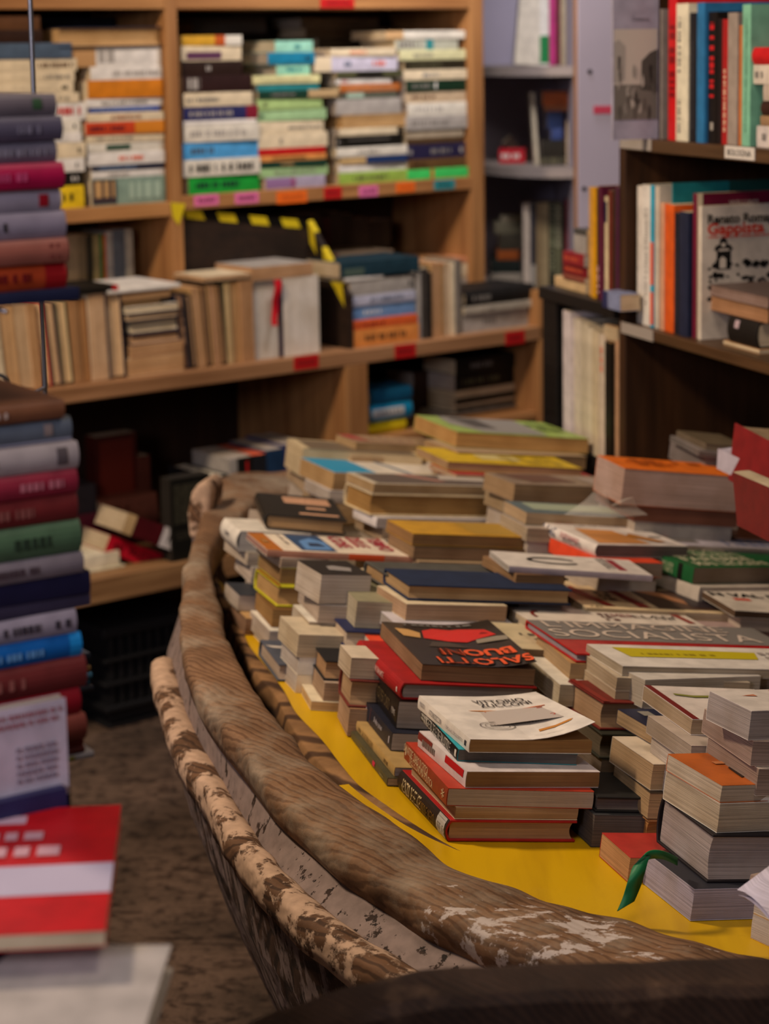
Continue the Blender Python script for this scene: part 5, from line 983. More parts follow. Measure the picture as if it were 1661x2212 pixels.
# --- left group
S('small stack at the deck rim', ('z', ZB), [
 B((603, 1434), 1472, (562, 1381), (668, 1437), '4A4E58', 'blue marbled book with torn red spine', sp='F', k='hb', pg='B09C88', spine=None, L_=1, a=.1, pr=[('poly', [(.0, .75), (.5, .7), (.6, .62), (.1, .66)], 'C8BEB0', 1)])])
S('stack behind the marbled book', ('Y', 3.2), [
 B((583, 1362), 1400, (541, 1318), .11, 'ivory', 'pair of white paged books', sp='F', pg='B0A090'),
 B((590, 1318), 1355, (549, 1278), (648, 1322), '6A4A2A', 'battered brown paged book', sp='F', pg='96703E'),
 B((602, 1266), 1311, (553, 1228), (660, 1268), 'B8B020', 'red edged book with yellow cover', sp='F', k='hb', pg='B08A56', pr=[('rect', 0, 0, .06, 1, '7A2018')]),
 B((608, 1226), 1262, (560, 1190), (655, 1228), 'A8A020', 'brown paged book with thin yellow cover', sp='F', pg='8E6E44'),
 B((608, 1205), 1226, (556, 1172), (650, 1206), 'C0B0A0', 'little grey paged book', sp='F', pg='A08C78'),
 B((577, 1187), 1202, (535, 1150), (926, 1203), 'E0D2BC', 'cream paperback with orange band and red title', sp='N', pg='9A7468', spine='A8765E', rough=.35, pr=[('rect', 0, 0, .10, 1, 'D8893A', 0), ('rect', .0, .0, .10, 1, 'D8893A'), ('rect', .22, .06, .44, .98, '2C4668'), ('poly', [(.25, .1), (.42, .15), (.43, .6), (.36, .8), (.27, .6)], '5A86B8', 1), ('poly', [(.3, .3), (.4, .3), (.38, .5), (.31, .5)], '24344E', 2), ('marks', .165, .35, .19, .95, '3A3030', 1, 'q'),
   ('text', .53, .62, .085, .026, 'COSE', 'A02438', -90, .03), ('text', .65, .66, .075, .026, 'DELLE', 'A02438', -90, .03), ('text', .78, .60, .10, .028, 'TEMPO', 'A02438', -90, .03), ('marks', .85, .30, .90, .92, '5A5654', 1, 'q'), ('poly', [(.03, .4), (.07, .4), (.07, .6), (.03, .6)], '9A6A38', 2), ('srect', .5, .72, 0, 1, 'C04A20')])])
S('stack leaning on the gunwale', ('Y', 3.42), [
 B((532, 1335), 1372, (498, 1300), .10, 'tan', 'brown shadowed book', sp='F', pg='8A6A52'),
 B((517, 1285), 1320, (485, 1257), (556, 1287), '2A3038', 'black and blue covered book', sp='F', pg='B0A294', ),
 B((545, 1225), 1262, (492, 1192), (600, 1232), 'lgrey', 'white thick book', sp='F', pg='C4B4A4'),
 B((536, 1194), 1222, (486, 1160), (600, 1196), '8A8070', 'grey brown book', sp='F', pg='B8A894'),
 B((520, 1146), 1190, (482, 1118), (590, 1150), 'D6CEC0', 'white rounded book with black marks', sp='L', round=1, a=.13, pg='lgrey', pr=[('smarks', .3, .6, .4, .6, '7A7474'), ('poly', [(.45, .3), (.8, .4), (.8, .5), (.5, .45)], '2A2624', 1)])])
S('stack with the black labelled hardcover', ('Y', 3.5), [
 B((580, 1142), 1176, (540, 1100), (742, 1152), 'A89888', 'grey white sloping book', sp='L', pg='B8A890'),
 B((578, 1110), 1142, (545, 1062), (752, 1127), '1E1A16', 'black hardcover with peach title labels', sp='L', k='hb', pg='A8865C', pr=[('rect', .30, .60, .90, .88, 'C89A7A'), ('text', .60, .74, .085, .014, 'Giorni di Guerra', '6A3A24', 0), ('rect', .55, .38, .80, .46, 'C89A7A'), ('rect', .42, .12, .92, .19, 'C89A7A'), ('smarks', .1, .8, .25, .75, '6A5A4A')])])
S('stack beside the cream orange book', ('Y', 3.05), [
 B((668, 1342), 1372, (628, 1305), (700, 1345), 'ivory', 'small ivory book', sp='F', pg='B8A890', a=.13),
 B((690, 1306), 1345, (642, 1262), (740, 1310), 'B8AEA4', 'greyish white book', sp='F', pg='A89684', a=.13),
 B((695, 1240), 1306, (632, 1209), (768, 1244), '1E1A18', 'very thick white paged book with black cover', sp='F', pg='B5A694', pr=[('poly', [(.3, .3), (.7, .2), (.8, .45), (.5, .6), (.35, .55)], '8A8480', 1)])])
S('stack before the grey cloth hardcover', ('Y', 2.98), [
 B((748, 1362), 1400, (706, 1318), .13, '20264A', 'blue spined book', sp='F', k='hb', pg='B8A48C'),
 B((772, 1298), 1356, (716, 1249), (806, 1302), '8A8468', 'thick ribbed page block', sp='F', pg='A89C84', a=.14)])
S('stack at the deck rim', ('z', ZB), [
 B((673, 1514), 1534, (633, 1452), (736, 1519), 'D8CAAA', 'low cream book', sp='F', pg='C0A070'),
 B((702, 1474), 1514, (668, 1430), (742, 1477), 'B09A84', 'greyish tan book', sp='F', pg='A08468', a=.12),
 B((703, 1426), 1470, (655, 1368), (752, 1430), '1E1C1C', 'black hardcover', sp='F', k='hb', pg='A8825A', pr=[('rect', .55, 0, 1, 1, 'B0982A')]),
 ])
S('stack between the rim books', ('Y', 2.98), [
 B((646, 1370), 1420, (604, 1330), (690, 1372), 'C0B094', 'tall pale block', sp='F', pg='B8A484', a=.12),])
S('narrow stack beside the red hardback', ('Y', 2.78), [
 B((742, 1560), 1600, (700, 1516), .12, 'A08468', 'grey tan book', sp='F', pg='A08A70') if False else B((756, 1530), 1590, (735, 1490), .10, 'A07A58', 'reddish tan block', sp='F', pg='A4866A'),
 B((758, 1468), 1528, (737, 1438), .10, '6A2A20', 'red edged tan book', sp='F', k='hb', pg='A88864'),
 B((760, 1420), 1466, (735, 1392), .10, 'C8B8A0', 'pale grey tan book', sp='F', pg='B8A488')])
S('stack behind the red hardback', ('Y', 2.95), [
 B((800, 1385), 1425, (768, 1345), .16, 'D8482A', 'white paged book with orange cover', sp='F', pg='C8BCAA'),])
# --- small label book and the middle columns
S('stack right of the magazine', ('Y', 2.82), [
 B((1160, 1462), 1500, (1090, 1410), .13, 'C0B098', 'cream paged hidden block', sp='F', pg='B0A080'),
 B((1120, 1400), 1440, (1060, 1343), (1153, 1402), 'C8B894', 'cream small book with tiny title', sp='F', k='pb', pg='8A7258', pr=[('marks', .3, .5, .7, .62, '5A5248', 1)])])
S('stack of tan volumes mid boat', ('Y', 2.72), [
 B((1210, 1478), 1525, (1144, 1418), (1262, 1480), 'ivory', 'white paged book', sp='F', pg='BCAE94', a=.17),
 B((1233, 1432), 1466, (1152, 1370), (1330, 1440), 'tan', 'tan paged thick book', sp='F', pg='B09470', a=.19),
 B((1246, 1411), 1432, (1147, 1339), (1752, 1424), 'A81E1E', 'grey and red art book with huge letters', sp='F', k='hb', pg='9A9298', rough=.25, pr=[('rect', .0, .42, 1, 1, '77726C'), ('text', .44, .87, .30, .036, "L'IMMAGINE", 'C0B0A0', 0), ('text', .47, .60, .34, .042, 'SOCIALISTA', 'C8B8A8', 0), ('marks', .5, .10, .54, .16, 'C8A080', 1)])])
S('stack behind the art book', ('Y', 2.945), [
 B((1178, 1392), 1420, (1104, 1330), (1560, 1400), 'B8A890', 'cream low book', sp='F', pg='B0A088'),
 B((1178, 1362), 1392, (1103, 1311), (1560, 1372), 'D8CCBC', 'white biography with tall black letters', sp='F', pg='B8A890', pr=[('ring', .13, .65, .02, .03, .006, '7A2A20', (90, 200)), ('text', .82, .70, .045, .022, 'AN\nGE', '1A1614', 0, .01), ('text', .70, .72, .03, .018, 'EL', '3A3430', 0), ('text', .60, .74, .04, .02, 'MER', '7A2A28', 0), ('marks', .46, .5, .54, .85, '6A4A44', 3), ('poly', [(.93, .5), (.97, .5), (.95, 1), (.90, 1)], '8A3A30', 1)])])
# --- second tier right
S('broad stack with the magazines', ('Y', 3.06), [
 B((1262, 1345), 1395, (1190, 1292), (1760, 1362), 'A8908A', 'pinkish grey thick paged volume', sp='F', pg='8A6E66', a=.42),
 B((1268, 1312), 1330, (1196, 1262), (1668, 1328), 'D6BE94', 'cream magazine with red strips and a dark photo', sp='F', pg='B8A88C', curl=0, pr=[('poly', [(.03, .95), (.10, .95), (.17, .1), (.12, .1)], '8E2A22', 1), ('poly', [(.26, .95), (.31, .95), (.36, .1), (.30, .1)], '8E2A22', 1), ('rect', .40, .1, .80, .95, '4A3428', 1), ('poly', [(.42, .85), (.6, .3), (.62, .5), (.52, .9)], '9A6844', 2), ('poly', [(.6, .2), (.78, .15), (.79, .7), (.64, .85)], '2A2024', 3), ('poly', [(.84, .95), (.90, .95), (.99, .1), (.93, .1)], '8E2A22', 1), ('marks', .17, .35, .25, .75, '5A4A3A', 3), ('marks', .03, .02, .09, .08, '7A6A50', 1)])])
S('broad stack beside the magazine one', ('Y', 3.24), [
 B((1248, 1300), 1332, (1186, 1255), (1520, 1304), 'C8B890', 'hidden cream journal', sp='F', pg='B0A080'),
 B((1250, 1276), 1290, (1180, 1243), (1500, 1282), 'D0BA92', 'plain cream journal with small grey text', sp='F', pg='B0A080', pr=[('marks', .68, .35, .80, .8, '5A5A50', 2), ('marks', .55, .3, .62, .7, '8A8270', 2), ('poly', [(.12, .75), (.15, .75), (.22, .3), (.19, .3)], '3A3430', 1), ('poly', [(.92, .7), (.93, .7), (1, .2), (.985, .2)], '3A3430', 1)])])
S('stack with the white pamphlet', ('Y', 3.14), [
 B((1602, 1332), 1362, (1520, 1280), (1900, 1345), 'ivory', 'plain low book', sp='F', pg='B8A898', a=.26),
 B((1588, 1318), 1334, (1503, 1258), (1880, 1330), 'CFC4B4', 'worn white pamphlet with black bold letters', sp='F', pg='5A4430', pr=[('text', .20, .84, .088, .022, 'GUERRA', '1A1816', 0, .03), ('text', .25, .56, .135, .024, 'IN VAL D', '1A1816', 0, .03), ('rect', .14, .38, .26, .46, 'C84A34')])])
# white C book
S('stack behind the blue hardcover', ('Y', 3.10), [
 B((1120, 1262), 1300, (1060, 1216), (1210, 1264), 'A89078', 'brownish low block', sp='F', pg='A08468'),
 B((1116, 1240), 1262, (1045, 1200), (1218, 1243), '8A6848', 'old brown book with carved picture', sp='F', pg='8A6A48'),
 B((1100, 1222), 1236, (1033, 1187), (1419, 1249), 'DAD2C8', 'white book with one big black C', sp='N', pg='lgrey', spine='9A9098', rough=.3, pr=[('ring', .38, .52, .045, .024, .007, '16120F', (30, 330)), ('rect', .80, .2, .86, .9, '8A3038'), ('marks', .72, .25, .79, .9, '3A3634', 2, 'q'), ('marks', .62, .6, .68, .64, '5A5654', 1)])])
# gold
S('stack with the gold covered book', ('Y', 3.32), [
 B((905, 1212), 1250, (850, 1170), (1250, 1222), 'A08868', 'brown dusty open journal', sp='F', pg='9A7E60', pr=[('poly', [(.2, .3), (.5, .2), (.7, .5), (.4, .8)], '5A4A3A', 1)]),
 B((895, 1180), 1208, (838, 1150), (1200, 1190), '3A3026', 'dark pictured book', sp='F', pg='8A6E50', pr=[('marks', .5, .2, .95, .8, '8A7A64', 3)]),
 B((893, 1152), 1178, (834, 1122), (1197, 1163), 'C09024', 'gold yellow covered book', sp='F', pg='8E6A40', pr=[('rect', .45, .1, .98, .95, 'A88430')])])
S('stack by the plastic sleeve', ('Y', 3.25), [
 B((1296, 1212), 1245, (1186, 1160), .12, 'D84828', 'low book with bright orange cover', sp='L', pg='9A8878'),
 B((1291, 1176), 1203, (1162, 1115), (1472, 1174), 'DCD2C8', 'white thick paperback with blue author name', sp='L', pg='6A605A', round=1, pr=[('text', .47, .90, .16, .026, 'ENZO BIAGI', '2A3458', 0, .03), ('text', .42, .74, .12, .014, 'DIZIONARIO', 'B06050', 0), ('text', .58, .64, .12, .012, 'DEL NOVECENTO', '4A4658', 0), ('poly', [(.06, .05), (.62, .05), (.55, .5), (.18, .56)], 'C8894A', 1), ('poly', [(.55, .3), (.75, .1), (.85, .12), (.66, .4)], 'B87828', 2), ('rect', .80, .28, .94, .31, '3A3634', 1),
   ('stext', .28, .62, .075, .016, 'ENZO BIAGI', '3A4058', .01), ('stext', .64, .66, .06, .008, 'DIZIONARIO', 'B04A50'), ('stext', .68, .38, .06, .009, 'NOVECENTO', '3A3644')])])
S('farther stack by the dark cabinet', ('Y', 3.25), [
 B((1512, 1268), 1300, (1380, 1215), (1800, 1264), 'C0B4A4', 'lower white book', sp='L', pg='B0A498'),
 B((1500, 1226), 1262, (1370, 1178), (1800, 1222), '1F5A30', 'green paperback full of cream capital letters', sp='L', pg='7A6A58', pr=[('rect', 0, .88, 1, 1, '1A1A14'), ('text', .30, .72, .15, .022, 'IL LIBRO CHE LA', 'C0BC9C', 0, .01), ('text', .30, .53, .15, .026, 'LEGA NORD NON TI', 'C0BC9C', 0, .01), ('text', .30, .34, .15, .026, 'FAREBBE', 'C0BC9C', 0, .01), ('text', .32, .14, .16, .026, 'MAI LEGGERE', 'C0BC9C', 0, .01),
  ('srect', 0, .16, 0, 1, '15140F'), ('stext', .46, .70, .075, .008, 'NON TI FAREBBE MAI LEGGERE', 'B0B090', 0, 180), ('stext', .46, .34, .075, .008, 'IL LIBRO CHE LA LEGA NORD', 'B0B090', 0, 180), ('srect', .76, .83, 0, 1, '15140F'), ('smarks', .04, .12, .3, .8, 'A0A090')])])
# --- back rows
S('stack with the blue rimmed hardcover', ('Y', 3.62), [
 B((828, 1140), 1172, (768, 1108), (1090, 1150), 'B0A490', 'grey tan paged book', sp='F', pg='A08A70'),
 B((815, 1118), 1140, (755, 1096), (1090, 1124), 'D0C8C4', 'white glossy book', sp='L', pg='C0B4A8', a=.28),
 B((804, 1066), 1114, (750, 1042), (1108, 1073), 'D2BE94', 'blue rimmed hardcover with deep brown pages', sp='F', k='hb', pg='A07A44', pr=[('rect', 0, 0, .015, 1, '20306A')]),
 B((808, 1044), 1066, (768, 1020), (1106, 1048), 'C8BCA4', 'book with a dim photograph cover', sp='F', pg='A88C64', pr=[('rect', .04, .06, .93, .92, '5E524A'), ('poly', [(.3, .9), (.5, .3), (.56, .3), (.4, .9)], 'B07A6A', 1), ('poly', [(.55, .5), (.9, .4), (.9, .85), (.6, .85)], 'B8AEA0', 1)])])
S('stack behind the photograph book', ('Y', 3.85), [
 B((800, 1060), 1090, (735, 1030), (1100, 1066), 'B8A890', 'hidden tan book', sp='F', pg='A08868'),
 B((780, 1020), 1045, (739, 1002), (1040, 1028), '2C2A28', 'black and white striped picture book', sp='F', k='pb', pg='B8AE98', pr=[('marks', .02, .1, .95, .9, 'B8AE94', 3)])])
S('stack with the cyan and white book', ('Y', 3.85), [
 B((715, 1085), 1130, (665, 1050), (860, 1090), 'B8A48C', 'pale thick block', sp='F', pg='A88C68'),
 B((712, 1060), 1085, (668, 1034), (860, 1064), 'C8C0C0', 'pale lilac book', sp='F', pg='A89C90'),
 B((722, 1020), 1060, (674, 989), (990, 1024), 'D6CCBA', 'cyan and white covered thick book', sp='F', pg='B08E60', pr=[('rect', 0, 0, .33, 1, '1E8CB4'), ('poly', [(.50, 1), (.53, 1), (.62, 0), (.58, 0)], '4A6A84', 1)])])
S('stack at the boat tip', ('Y', 3.95), [
 B((668, 1040), 1072, (622, 1000), .14, 'B8A888', 'tan end block', sp='F', pg='B0987A'),
 B((655, 968), 1030, (641, 950), (908, 982), 'C8B48C', 'cream tall paged book', sp='F', k='pb', pg='C0AC88', b=.12, pr=[('rect', .06, .0, .95, .9, '6A5A46')])])
S('flat heap behind the cream tall book', ('Y', 4.02), [
 B((760, 985), 1010, (720, 960), (950, 990), 'B09A7C', 'low tan block', sp='F', pg='A88C68'),
 B((770, 955), 980, (730, 938), (955, 962), '9A7A5C', 'brown mottled magazine', sp='F', pg='A88C64', pr=[('poly', [(.0, 1), (.15, 1), (.2, .2), (.05, .4)], 'A03A34', 1), ('marks', .2, .1, .9, .9, 'B89A74', 3)])])
S('stack with the lemon yellow book', ('Y', 3.80), [
 B((1010, 1040), 1075, (960, 1010), (1300, 1046), 'B8A88C', 'tan low block', sp='F', pg='A89070'),
 B((985, 1024), 1036, (950, 1002), (1290, 1032), 'A83030', 'thin red covered book', sp='F', pg='A88C6C'),
 B((968, 996), 1016, (940, 967), (1238, 1004), 'D0AE14', 'lemon yellow covered book', sp='F', pg='A88660', pr=[('rect', .33, .3, .62, .75, 'C8B878'), ('marks', .5, .1, .9, .95, 'A88C20', 3)])])
S('stack with the lime picture book', ('Y', 3.96), [
 B((990, 975), 1005, (955, 950), (1245, 978), 'B09878', 'lower tan block', sp='F', pg='A08058'),
 B((988, 932), 966, (949, 899), (1245, 938), '98B058', 'lime green book with grey photograph', sp='F', pg='B88E54', pr=[('poly', [(.16, .98), (.75, .98), (.70, .05), (.22, .05), (.10, .5)], '8E8A84', 1), ('poly', [(.2, .9), (.42, .9), (.4, .3), (.25, .35)], '4E4A46', 2), ('marks', .75, .3, .95, .8, '5A6A34', 2)])])
S('wide stack of old bound pages', ('Y', 3.58), [
 B((1118, 1085), 1120, (1065, 1055), (1370, 1092), '8A7A60', 'low olive brown block', sp='F', pg='9A8464'),
 B((1112, 1045), 1084, (1050, 1020), (1366, 1053), '8E7A66', 'wide old paged book with dim portraits', sp='F', pg='9A7E5C', pr=[('poly', [(.05, .9), (.5, .9), (.6, .3), (.2, .2)], '6A4A3A', 1), ('rect', .7, .2, .9, .8, 'A09084', 1)])])
S('stack under the torn plastic sleeve', ('Y', 3.4), [
 B((1140, 1140), 1170, (1105, 1110), (1430, 1150), 'B0A090', 'low grey block', sp='F', pg='A89880'),
 B((1138, 1106), 1134, (1108, 1082), (1428, 1118), '5A6A6E', 'grey blue book with pale green label', sp='F', pg='B09878', pr=[('rect', .1, .3, .8, .9, '9CA890')])])
S('stack with the orange volume', ('Y', 3.45), [
 B((1372, 1092), 1125, (1300, 1050), (1590, 1105), '7A3028', 'dark red low book', sp='F', pg='6A4030'),
 B((1350, 1011), 1090, (1308, 984), (1590, 1026), 'E0701C', 'very thick orange covered volume', sp='F', pg='B09488', pr=[('marks', .22, .3, .5, .9, 'A04A10', 2), ('text', .35, .55, .09, .03, 'MAURO', 'B0500E', 180), ('marks', .6, .6, .85, .9, 'A04A10', 1)])])
S('beside the green paperback', ('Y', 3.42), [
 B((1470, 1190), 1222, (1440, 1160), (1700, 1196), '6E4636', 'rust toned low book', sp='F', pg='7A5A48', ),
 B((1462, 1176), 1190, (1432, 1147), (1700, 1180), 'B4ACB4', 'lilac white book with blue map', sp='F', pg='A8988C', pr=[('marks', .45, .1, .95, .9, '6A7498', 4), ('rect', .0, .2, .25, .9, '6A6460'), ('poly', [(.0, .2), (.1, .9), (.0, .9)], 'B85030', 1)]),
 ])
S('brown book lying before the orange volume', ('Y', 3.50), [
 B((1440, 1150), 1170, (1400, 1102), (1650, 1152), '7E4A34', 'rust brown large book', sp='F', pg='8A6248')])
# right end: red volumes
def leaning(o, yaw, pitch, rollv, L, W, T, col, label, prints=(), k='pb', pg='pages', FRf=None, grp='tilted books by the dark cabinet'):
    R = Matrix.Rotation(math.radians(yaw), 4, 'Z') @ Matrix.Rotation(math.radians(pitch), 4, 'X') @ Matrix.Rotation(math.radians(rollv), 4, 'Y')
    M = Matrix.Translation(o) @ R
    fr = None
    if prints: X, Y, Z = [M.to_3x3() @ Vector(v) for v in ((1, 0, 0), (0, 1, 0), (0, 0, 1))]; fr = (M @ Vector((0, 0, T)), X, Y, L, W)
    return book(M, L, W, T, col, label, grp, k, pg, prints, FR=fr)
def cuboid_px(P, v, name='', **kw): pass
def slab(c, vx, vy, vz, L, W, T, col, label, prints=(), **kw):
    """book with corner c and axes roughly vx, vy (made orthogonal)"""
    X = vx.normalized(); Y = (vy-X*vy.dot(X)).normalized(); Z = X.cross(Y)
    if Z.dot(vz) < 0: c = c+X*L; X = -X; Z = X.cross(Y)
    M = mat3(c, X, Y, Z); fr = (c+Z*T, X, Y, L, W)
    return book(M, L, W, T, col, label, kw.get('g', 'tilted books by the dark cabinet'), kw.get('k', 'pb'), kw.get('pg', 'pages'), prints, FR=fr)
# red thick volume, its red back board turned to us
a = aty(1549, 918, 3.38); b_ = aty(1634, 964, 3.25); c_ = aty(1572, 1036, 3.33)
slab(c_+Vector((.0, 0, 0)), (b_-a), (a-c_), Vector((1, 2, .4)), (b_-a).length*1.05, (a-c_).length, .17, '7E1A1C', 'thick red volume with pale pages tipped against the dark cabinet', k='hb', pg='9A8468')
a = aty(1568, 1036, 3.12); b_ = aty(1622, 1060, 3.0); c_ = aty(1592, 1135, 3.08)
slab(c_, Vector((b_.x-a.x, (b_.y-a.y), (b_.z-a.z))), (a-c_), Vector((.6, 1, .5)), .17, (a-c_).length*1.1, .028, '701618', 'dark red softcover with white lettering tipped open at the boat end', prints=[('text', .45, .55, .11, .026, 'La vera storia', 'B8A8A0', 0), ('text', .5, .28, .13, .028, 'di Moto d i.C.', 'B8A8A0', 0), ('rect', .05, .68, .8, .88, '6A0E12')], pg='B8A88C')
a = aty(1545, 972, 3.30); b_ = aty(1614, 1004, 3.22)
S('tipped beside the red volume', ('Y', 3.25), [B((1618, 1012), 1036, (1545, 975), .16, 'C8C0C8', 'white lilac boxed book', sp='F', k='pb', pg='B4AEBC', T=.05)]) if False else slab(aty(1548, 1012, 3.36), Vector((.45, -1, -.10)), UP, Vector((1, .3, 0)), .12, .035, .035, 'B8B0BC', 'white lilac book with blue marks standing between orange and red volumes', prints=[('marks', .6, .1, .95, .5, '5A6490', 2)], pg='B8B0C0')
S('against the cabinet foot', ('Y', 3.6), [
 B((1525, 985), 1030, (1462, 948), (1600, 990), 'A09898', 'lowest grey book', sp='F', pg='7A706C', k='pb'),
 B((1510, 972), 985, (1458, 941), (1590, 978), '8A807C', 'grey paperback in clear film', sp='F', pg='6A6460'),
 B((1525, 958), 972, (1475, 930), (1590, 962), '6A5C48', 'dull brown thin book', sp='F', pg='6A5C4A')])
# torn plastic sleeve
t = NT('clear_film', .15); t.b.inputs['Transmission Weight'].default_value = .0; t.b.inputs['Alpha'].default_value = .28; t.b.inputs['Base Color'].default_value = rgb('D8D0C4'); t.b.inputs['Specular IOR Level'].default_value = .8
P = [aty(u, v, y) for u, v, y in ((1218, 1112, 3.36), (1262, 1082, 3.38), (1282, 1062, 3.42), (1308, 1064, 3.44), (1322, 1088, 3.40), (1345, 1078, 3.36), (1368, 1073, 3.34), (1378, 1098, 3.36), (1400, 1112, 3.34), (1320, 1118, 3.30), (1262, 1116, 3.32))]
cpt = sum((p for p in P), Vector())/len(P)+Vector((0, -.02, .0)); m = MB(); m.add(P+[cpt, (P[4]+P[9])/2+Vector((0, .01, -.004))], [(i, (i+1) % 11, 11) for i in range(11)])
fl = m.build('plastic_sleeve', t.m); tag(fl, 'torn clear plastic sleeve crumpled on the grey blue book', 'plastic sleeve')
# --- near right column
S('near corner column', ('z', ZB+.0), [
 B((1500, 1920), 1990, (1390, 1842), (1600, 1921), 'A8A4B0', 'bottom grey white thick book', sp='F', pg='9C94A0', pr=[('rect', .0, 0, 1, 1, '2A2A30')]),
 B((1540, 1803), 1908, (1424, 1720), (1690, 1806), '1A1416', 'big black hardcover with grey pages', sp='F', k='hb', pg='9A8E88'),
 B((1556, 1735), 1800, (1426, 1664), (1655, 1738), 'ivory', 'cream thick paged book', sp='F', pg='A89880'),
 B((1560, 1696), 1735, (1432, 1628), (1655, 1698), 'B05A20', 'book with burnt orange cover', sp='F', pg='B0A08A', pr=[('poly', [(.5, .2), (1, .4), (1, .8), (.55, .5)], '2A1C14', 1), ('rect', .45, .62, .8, .7, 'C07848', 2)])])
S('column with the navy cover', ('Y', 2.42), [
 B((1402, 1770), 1830, (1318, 1712), (1460, 1772), 'A87848', 'ochre block with dark red spine', sp='F', k='hb', pg='A8743E', a=.11, pr=[('rect', 0, 0, .05, 1, '6A1814')]),
 B((1405, 1712), 1770, (1320, 1650), (1470, 1716), '2A2018', 'tan block with black cover', sp='F', pg='A0845E', a=.13),
 B((1412, 1650), 1708, (1318, 1590), (1470, 1652), 'C8B8A0', 'dusty grey tan block', sp='F', pg='A08460', a=.15),
 B((1449, 1598), 1632, (1333, 1531), (1567, 1597), '20243A', 'navy covered book', sp='F', pg='9A805E', pr=[('rect', .25, .75, .45, .9, '8A8478', 1)])])
S('column of the red edged book', ('Y', 2.62), [
 B((1300, 1640), 1700, (1232, 1585), .12, '4A4A42', 'dark grey low book', sp='F', pg='6A5E54'),
 B((1300, 1585), 1640, (1228, 1530), .12, '2A2A20', 'dark olive low book', sp='F', k='hb', pg='5A5040'),
 B((1303, 1516), 1578, (1218, 1468), (1370, 1520), '6A2018', 'red edged hardcover with torn jacket', sp='F', k='hb', pg='A88868', a=.14, pr=[('poly', [(.3, .9), (.6, .9), (.9, .1), (.6, .1)], '6A7A6A', 1), ('rect', .0, 0, .07, 1, '7A2018', 2)])])
S('low pair at the deck middle', ('z', ZB), [
 B((1362, 1852), 1906, (1294, 1798), (1400, 1855), 'A83028', 'tan paged book with red cover', sp='F', pg='B08458', a=.10)])
S('low grey pair behind the foremost stack', ('z', ZB), [
 B((1285, 1760), 1830, (1215, 1700), (1330, 1762), '3A3A3A', 'dark grey plain book', sp='F', pg='5A524C', a=.10),
 B((1290, 1720), 1755, (1225, 1665), (1330, 1722), '1A1A18', 'black covered low book', sp='F', k='hb', pg='6A605A', a=.10)])
S('column with the yellow striped book', ('Y', 2.66), [
 B((1330, 1492), 1545, (1250, 1440), (1420, 1496), 'C0AE94', 'pale brown paged block', sp='F', pg='A89478', a=.2),
 B((1333, 1463), 1492, (1258, 1408), (1430, 1466), 'B8A890', 'tan paged block', sp='F', pg='A8967C', a=.2),
 B((1346, 1438), 1460, (1260, 1390), (1760, 1450), 'D4CCC0', 'white book with a yellow stripe', sp='F', pg='A89A84', pr=[('poly', [(.12, .42), (.80, .42), (.85, .75), (.10, .85)], 'B8A818', 1), ('marks', .2, .5, .6, .62, '8A7A14', 1, 'p'), ('marks', .86, .4, .98, .8, '9A9088', 2)])])
S('column with the maroon book', ('Y', 2.64), [
 B((1392, 1530), 1580, (1333, 1482), .2, 'C0B09C', 'dim grey block', sp='F', pg='A0907C'),
 B((1394, 1468), 1530, (1334, 1446), (1470, 1470), 'C8C0B4', 'grey white ribbed block', sp='F', pg='A89C8A', a=.2),
 ])
S('column nearest the maroon cover', ('Y', 2.68), [
 B((1440, 1500), 1540, (1372, 1450), (1760, 1520), 'A89C8A', 'ribbed low block', sp='F', pg='A09080', a=.3),
 B((1436, 1456), 1482, (1367, 1414), (1760, 1472), '7E2226', 'maroon covered book with violet edge', sp='F', pg='A08E7C', a=.3, pr=[('rect', 0, 0, 1, .25, '3A1A2A'), ('rect', 0, .85, 1, 1, '3A2444', 1)])])
S('column with the vine patterned book', ('Y', 2.37), [
 B((1494, 1610), 1650, (1400, 1545), .17, 'B0A090', 'greyish low block', sp='F', pg='988876'),
 B((1496, 1553), 1588, (1396, 1480), (1640, 1556), 'D0C4B8', 'white book with a green vine', sp='F', k='pb', pg='9A8468', a=.16, pr=[('rect', 0, .0, .06, 1, '6A1C18'), ('poly', [(.15, .75), (.3, .7), (.55, .72), (.75, .62), (.95, .6), (.95, .56), (.72, .57), (.5, .66), (.3, .64), (.15, .70)], '7A7A34', 2)])])
S('rightmost column', ('Y', 2.25), [
 B((1640, 1660), 1720, (1530, 1590), .18, 'B8A898', 'tan hidden thick block', sp='F', pg='8A7464', a=.14),
 B((1628, 1600), 1655, (1520, 1530), (1760, 1604), 'B8A08C', 'rosy grey thick block', sp='F', pg='8E786A', a=.14),
 B((1624, 1535), 1600, (1515, 1492), (1760, 1538), 'C8BEB2', 'white thick book with an orange spot', sp='F', pg='988C84', a=.14, pr=[('poly', [(.5, .6), (.8, .5), (.9, .8), (.6, .95)], 'B85A28', 1), ('poly', [(.2, .7), (.35, .65), (.35, .75)], 'B87858', 1)])])
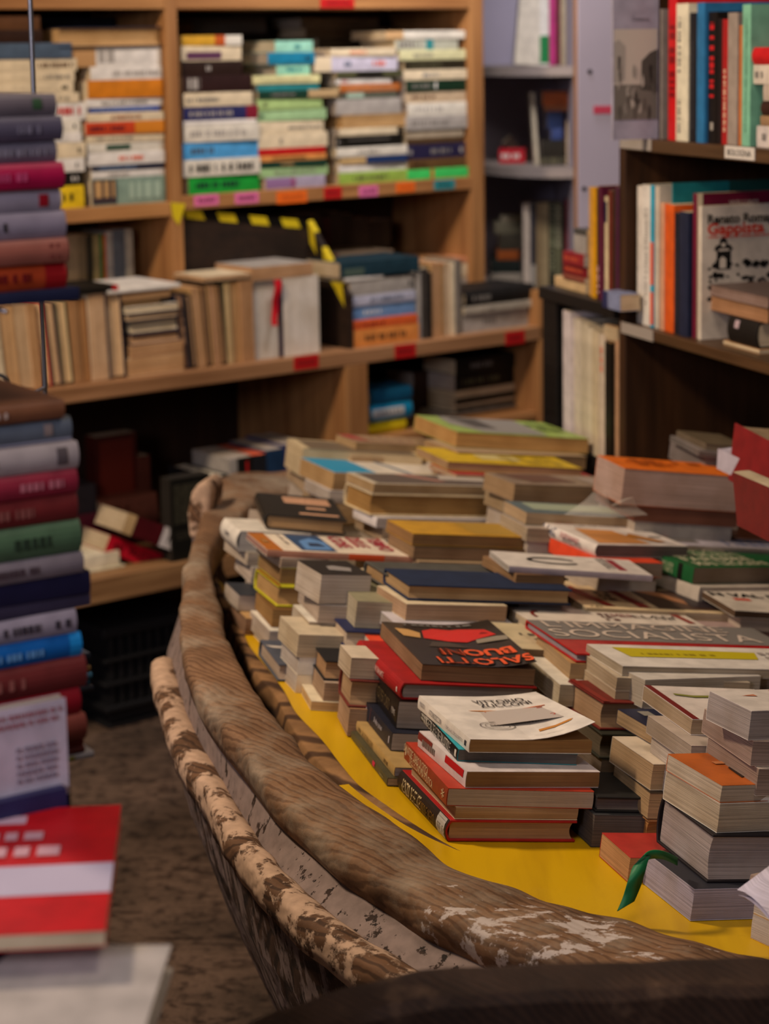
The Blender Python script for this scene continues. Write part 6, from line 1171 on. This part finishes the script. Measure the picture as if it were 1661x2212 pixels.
# curved white pages at the corner
P0 = aty(1590, 1925, 2.02); m = MB(); rows = []
for i in range(9):
    f = i/8; c_ = aty(1592+f*130, 1922+(f**1.6)*150, 2.02-.10*f); rows.append([c_, c_+Vector((.06, .02, .035)), c_+Vector((.22, .03, .03)), c_+Vector((.22, .03, -.02)), c_+Vector((.02, .01, -.012))])
m.loft(rows); m.build('page_block', pagemat('C0B8C4'), tag(empty('book', loc=P0), 'open white book with curving pages at the near corner of the deck', 'book')); 
o = COL.objects[-1]; o.matrix_parent_inverse = Matrix.Translation(P0).inverted()
m = MB(); m.loft([[p+Vector((0, -.004, -.004)) for p in r[:1]]+[r[0]+Vector((.02, -.002, -.016)), r[0]+Vector((.2, .0, -.03)), r[0]+Vector((.2, .0, -.024))] for r in rows]); q = m.build('cover', paint('A8A0B0'), o.parent); q.matrix_parent_inverse = Matrix.Translation(P0).inverted()
S('corner pile', ('Y', 2.12), [B((1722, 1932), 1960, (1622, 1888), .12, 'A08A7A', 'rosy tan small book', sp='F', pg='A88E7C', a=.12)])
# green ribbon
C = cr_spline([aty(u, v, y) for u, v, y in ((1462, 1860, 2.23), (1430, 1846, 2.20), (1402, 1846, 2.19), (1385, 1862, 2.18), (1376, 1892, 2.17), (1366, 1925, 2.17), (1352, 1958, 2.165))], 6)
m = MB(); n = len(C); side = [Vector((.010, .004, .004)) for p in C]; A_ = [p-s for p, s in zip(C, side)]; B_ = [p+s for p, s in zip(C, side)]
for i in range(n): 
    if i < n*.45: A_[i] = C[i]+Vector((0, .003, -.006)); B_[i] = C[i]+Vector((0, -.003, .006))
m.add(A_+B_, [(i, i+1, n+i+1, n+i) for i in range(n-1)]); rb = m.build('ribbon', flat('1A6A3C', .5), None, smooth=True); so_ = rb.modifiers.new('s', 'SOLIDIFY'); so_.thickness = .0015; tag(rb, 'green ribbon bookmark hanging from the bottom grey book onto the yellow deck', 'ribbon')
# ================================================================ keep the 300 books that show largest as objects, the rest is one object
bpy.context.view_layer.update(); dg = bpy.context.evaluated_depsgraph_get(); hits = {}
for v in range(4, 2212, 12):
    for u in range(3, 1661, 12):
        d = ray(u, v).normalized(); ok, lo, no, fi, ob, mx = sc.ray_cast(dg, CAM+d*.3, d)
        if ok:
            while ob.parent: ob = ob.parent
            hits[ob.name] = hits.get(ob.name, 0)+1
bks = [o for o in COL.objects if o.parent is None and o.name.split('.')[0] == 'book']
bks.sort(key=lambda o: -hits.get(o.name, 0))
rest = bks[300:]; print('BOOKS', len(bks), 'seen', sum(1 for o in bks if hits.get(o.name, 0)), 'rest hits', sum(hits.get(o.name, 0) for o in rest))
if rest:
    V = []; FF = []; MI = []; mats = []; par = {}
    for c in COL.objects:
        if c.parent: par.setdefault(c.parent.name, []).append(c)
    gone = []
    for r in rest:
        for c in par.get(r.name, []):
            mt = c.data.materials[0]
            if mt not in mats: mats.append(mt)
            k_ = mats.index(mt); o_ = len(V); mw = r.matrix_world
            V += [tuple(mw @ q.co) for q in c.data.vertices]
            for p in c.data.polygons: FF.append(tuple(i+o_ for i in p.vertices)); MI.append(k_)
            gone.append(c)
        gone.append(r)
    bpy.data.batch_remove(gone)
    me = bpy.data.meshes.new('book_stock'); me.from_pydata(V, [], FF); me.polygons.foreach_set('material_index', MI)
    for mt in mats: me.materials.append(mt)
    me.update(); so_ = bpy.data.objects.new('book_stock', me); COL.objects.link(so_)
    so_['label'] = 'small slivers of more books wedged between and behind the other piles'; so_['category'] = 'books'; so_['kind'] = 'stuff'
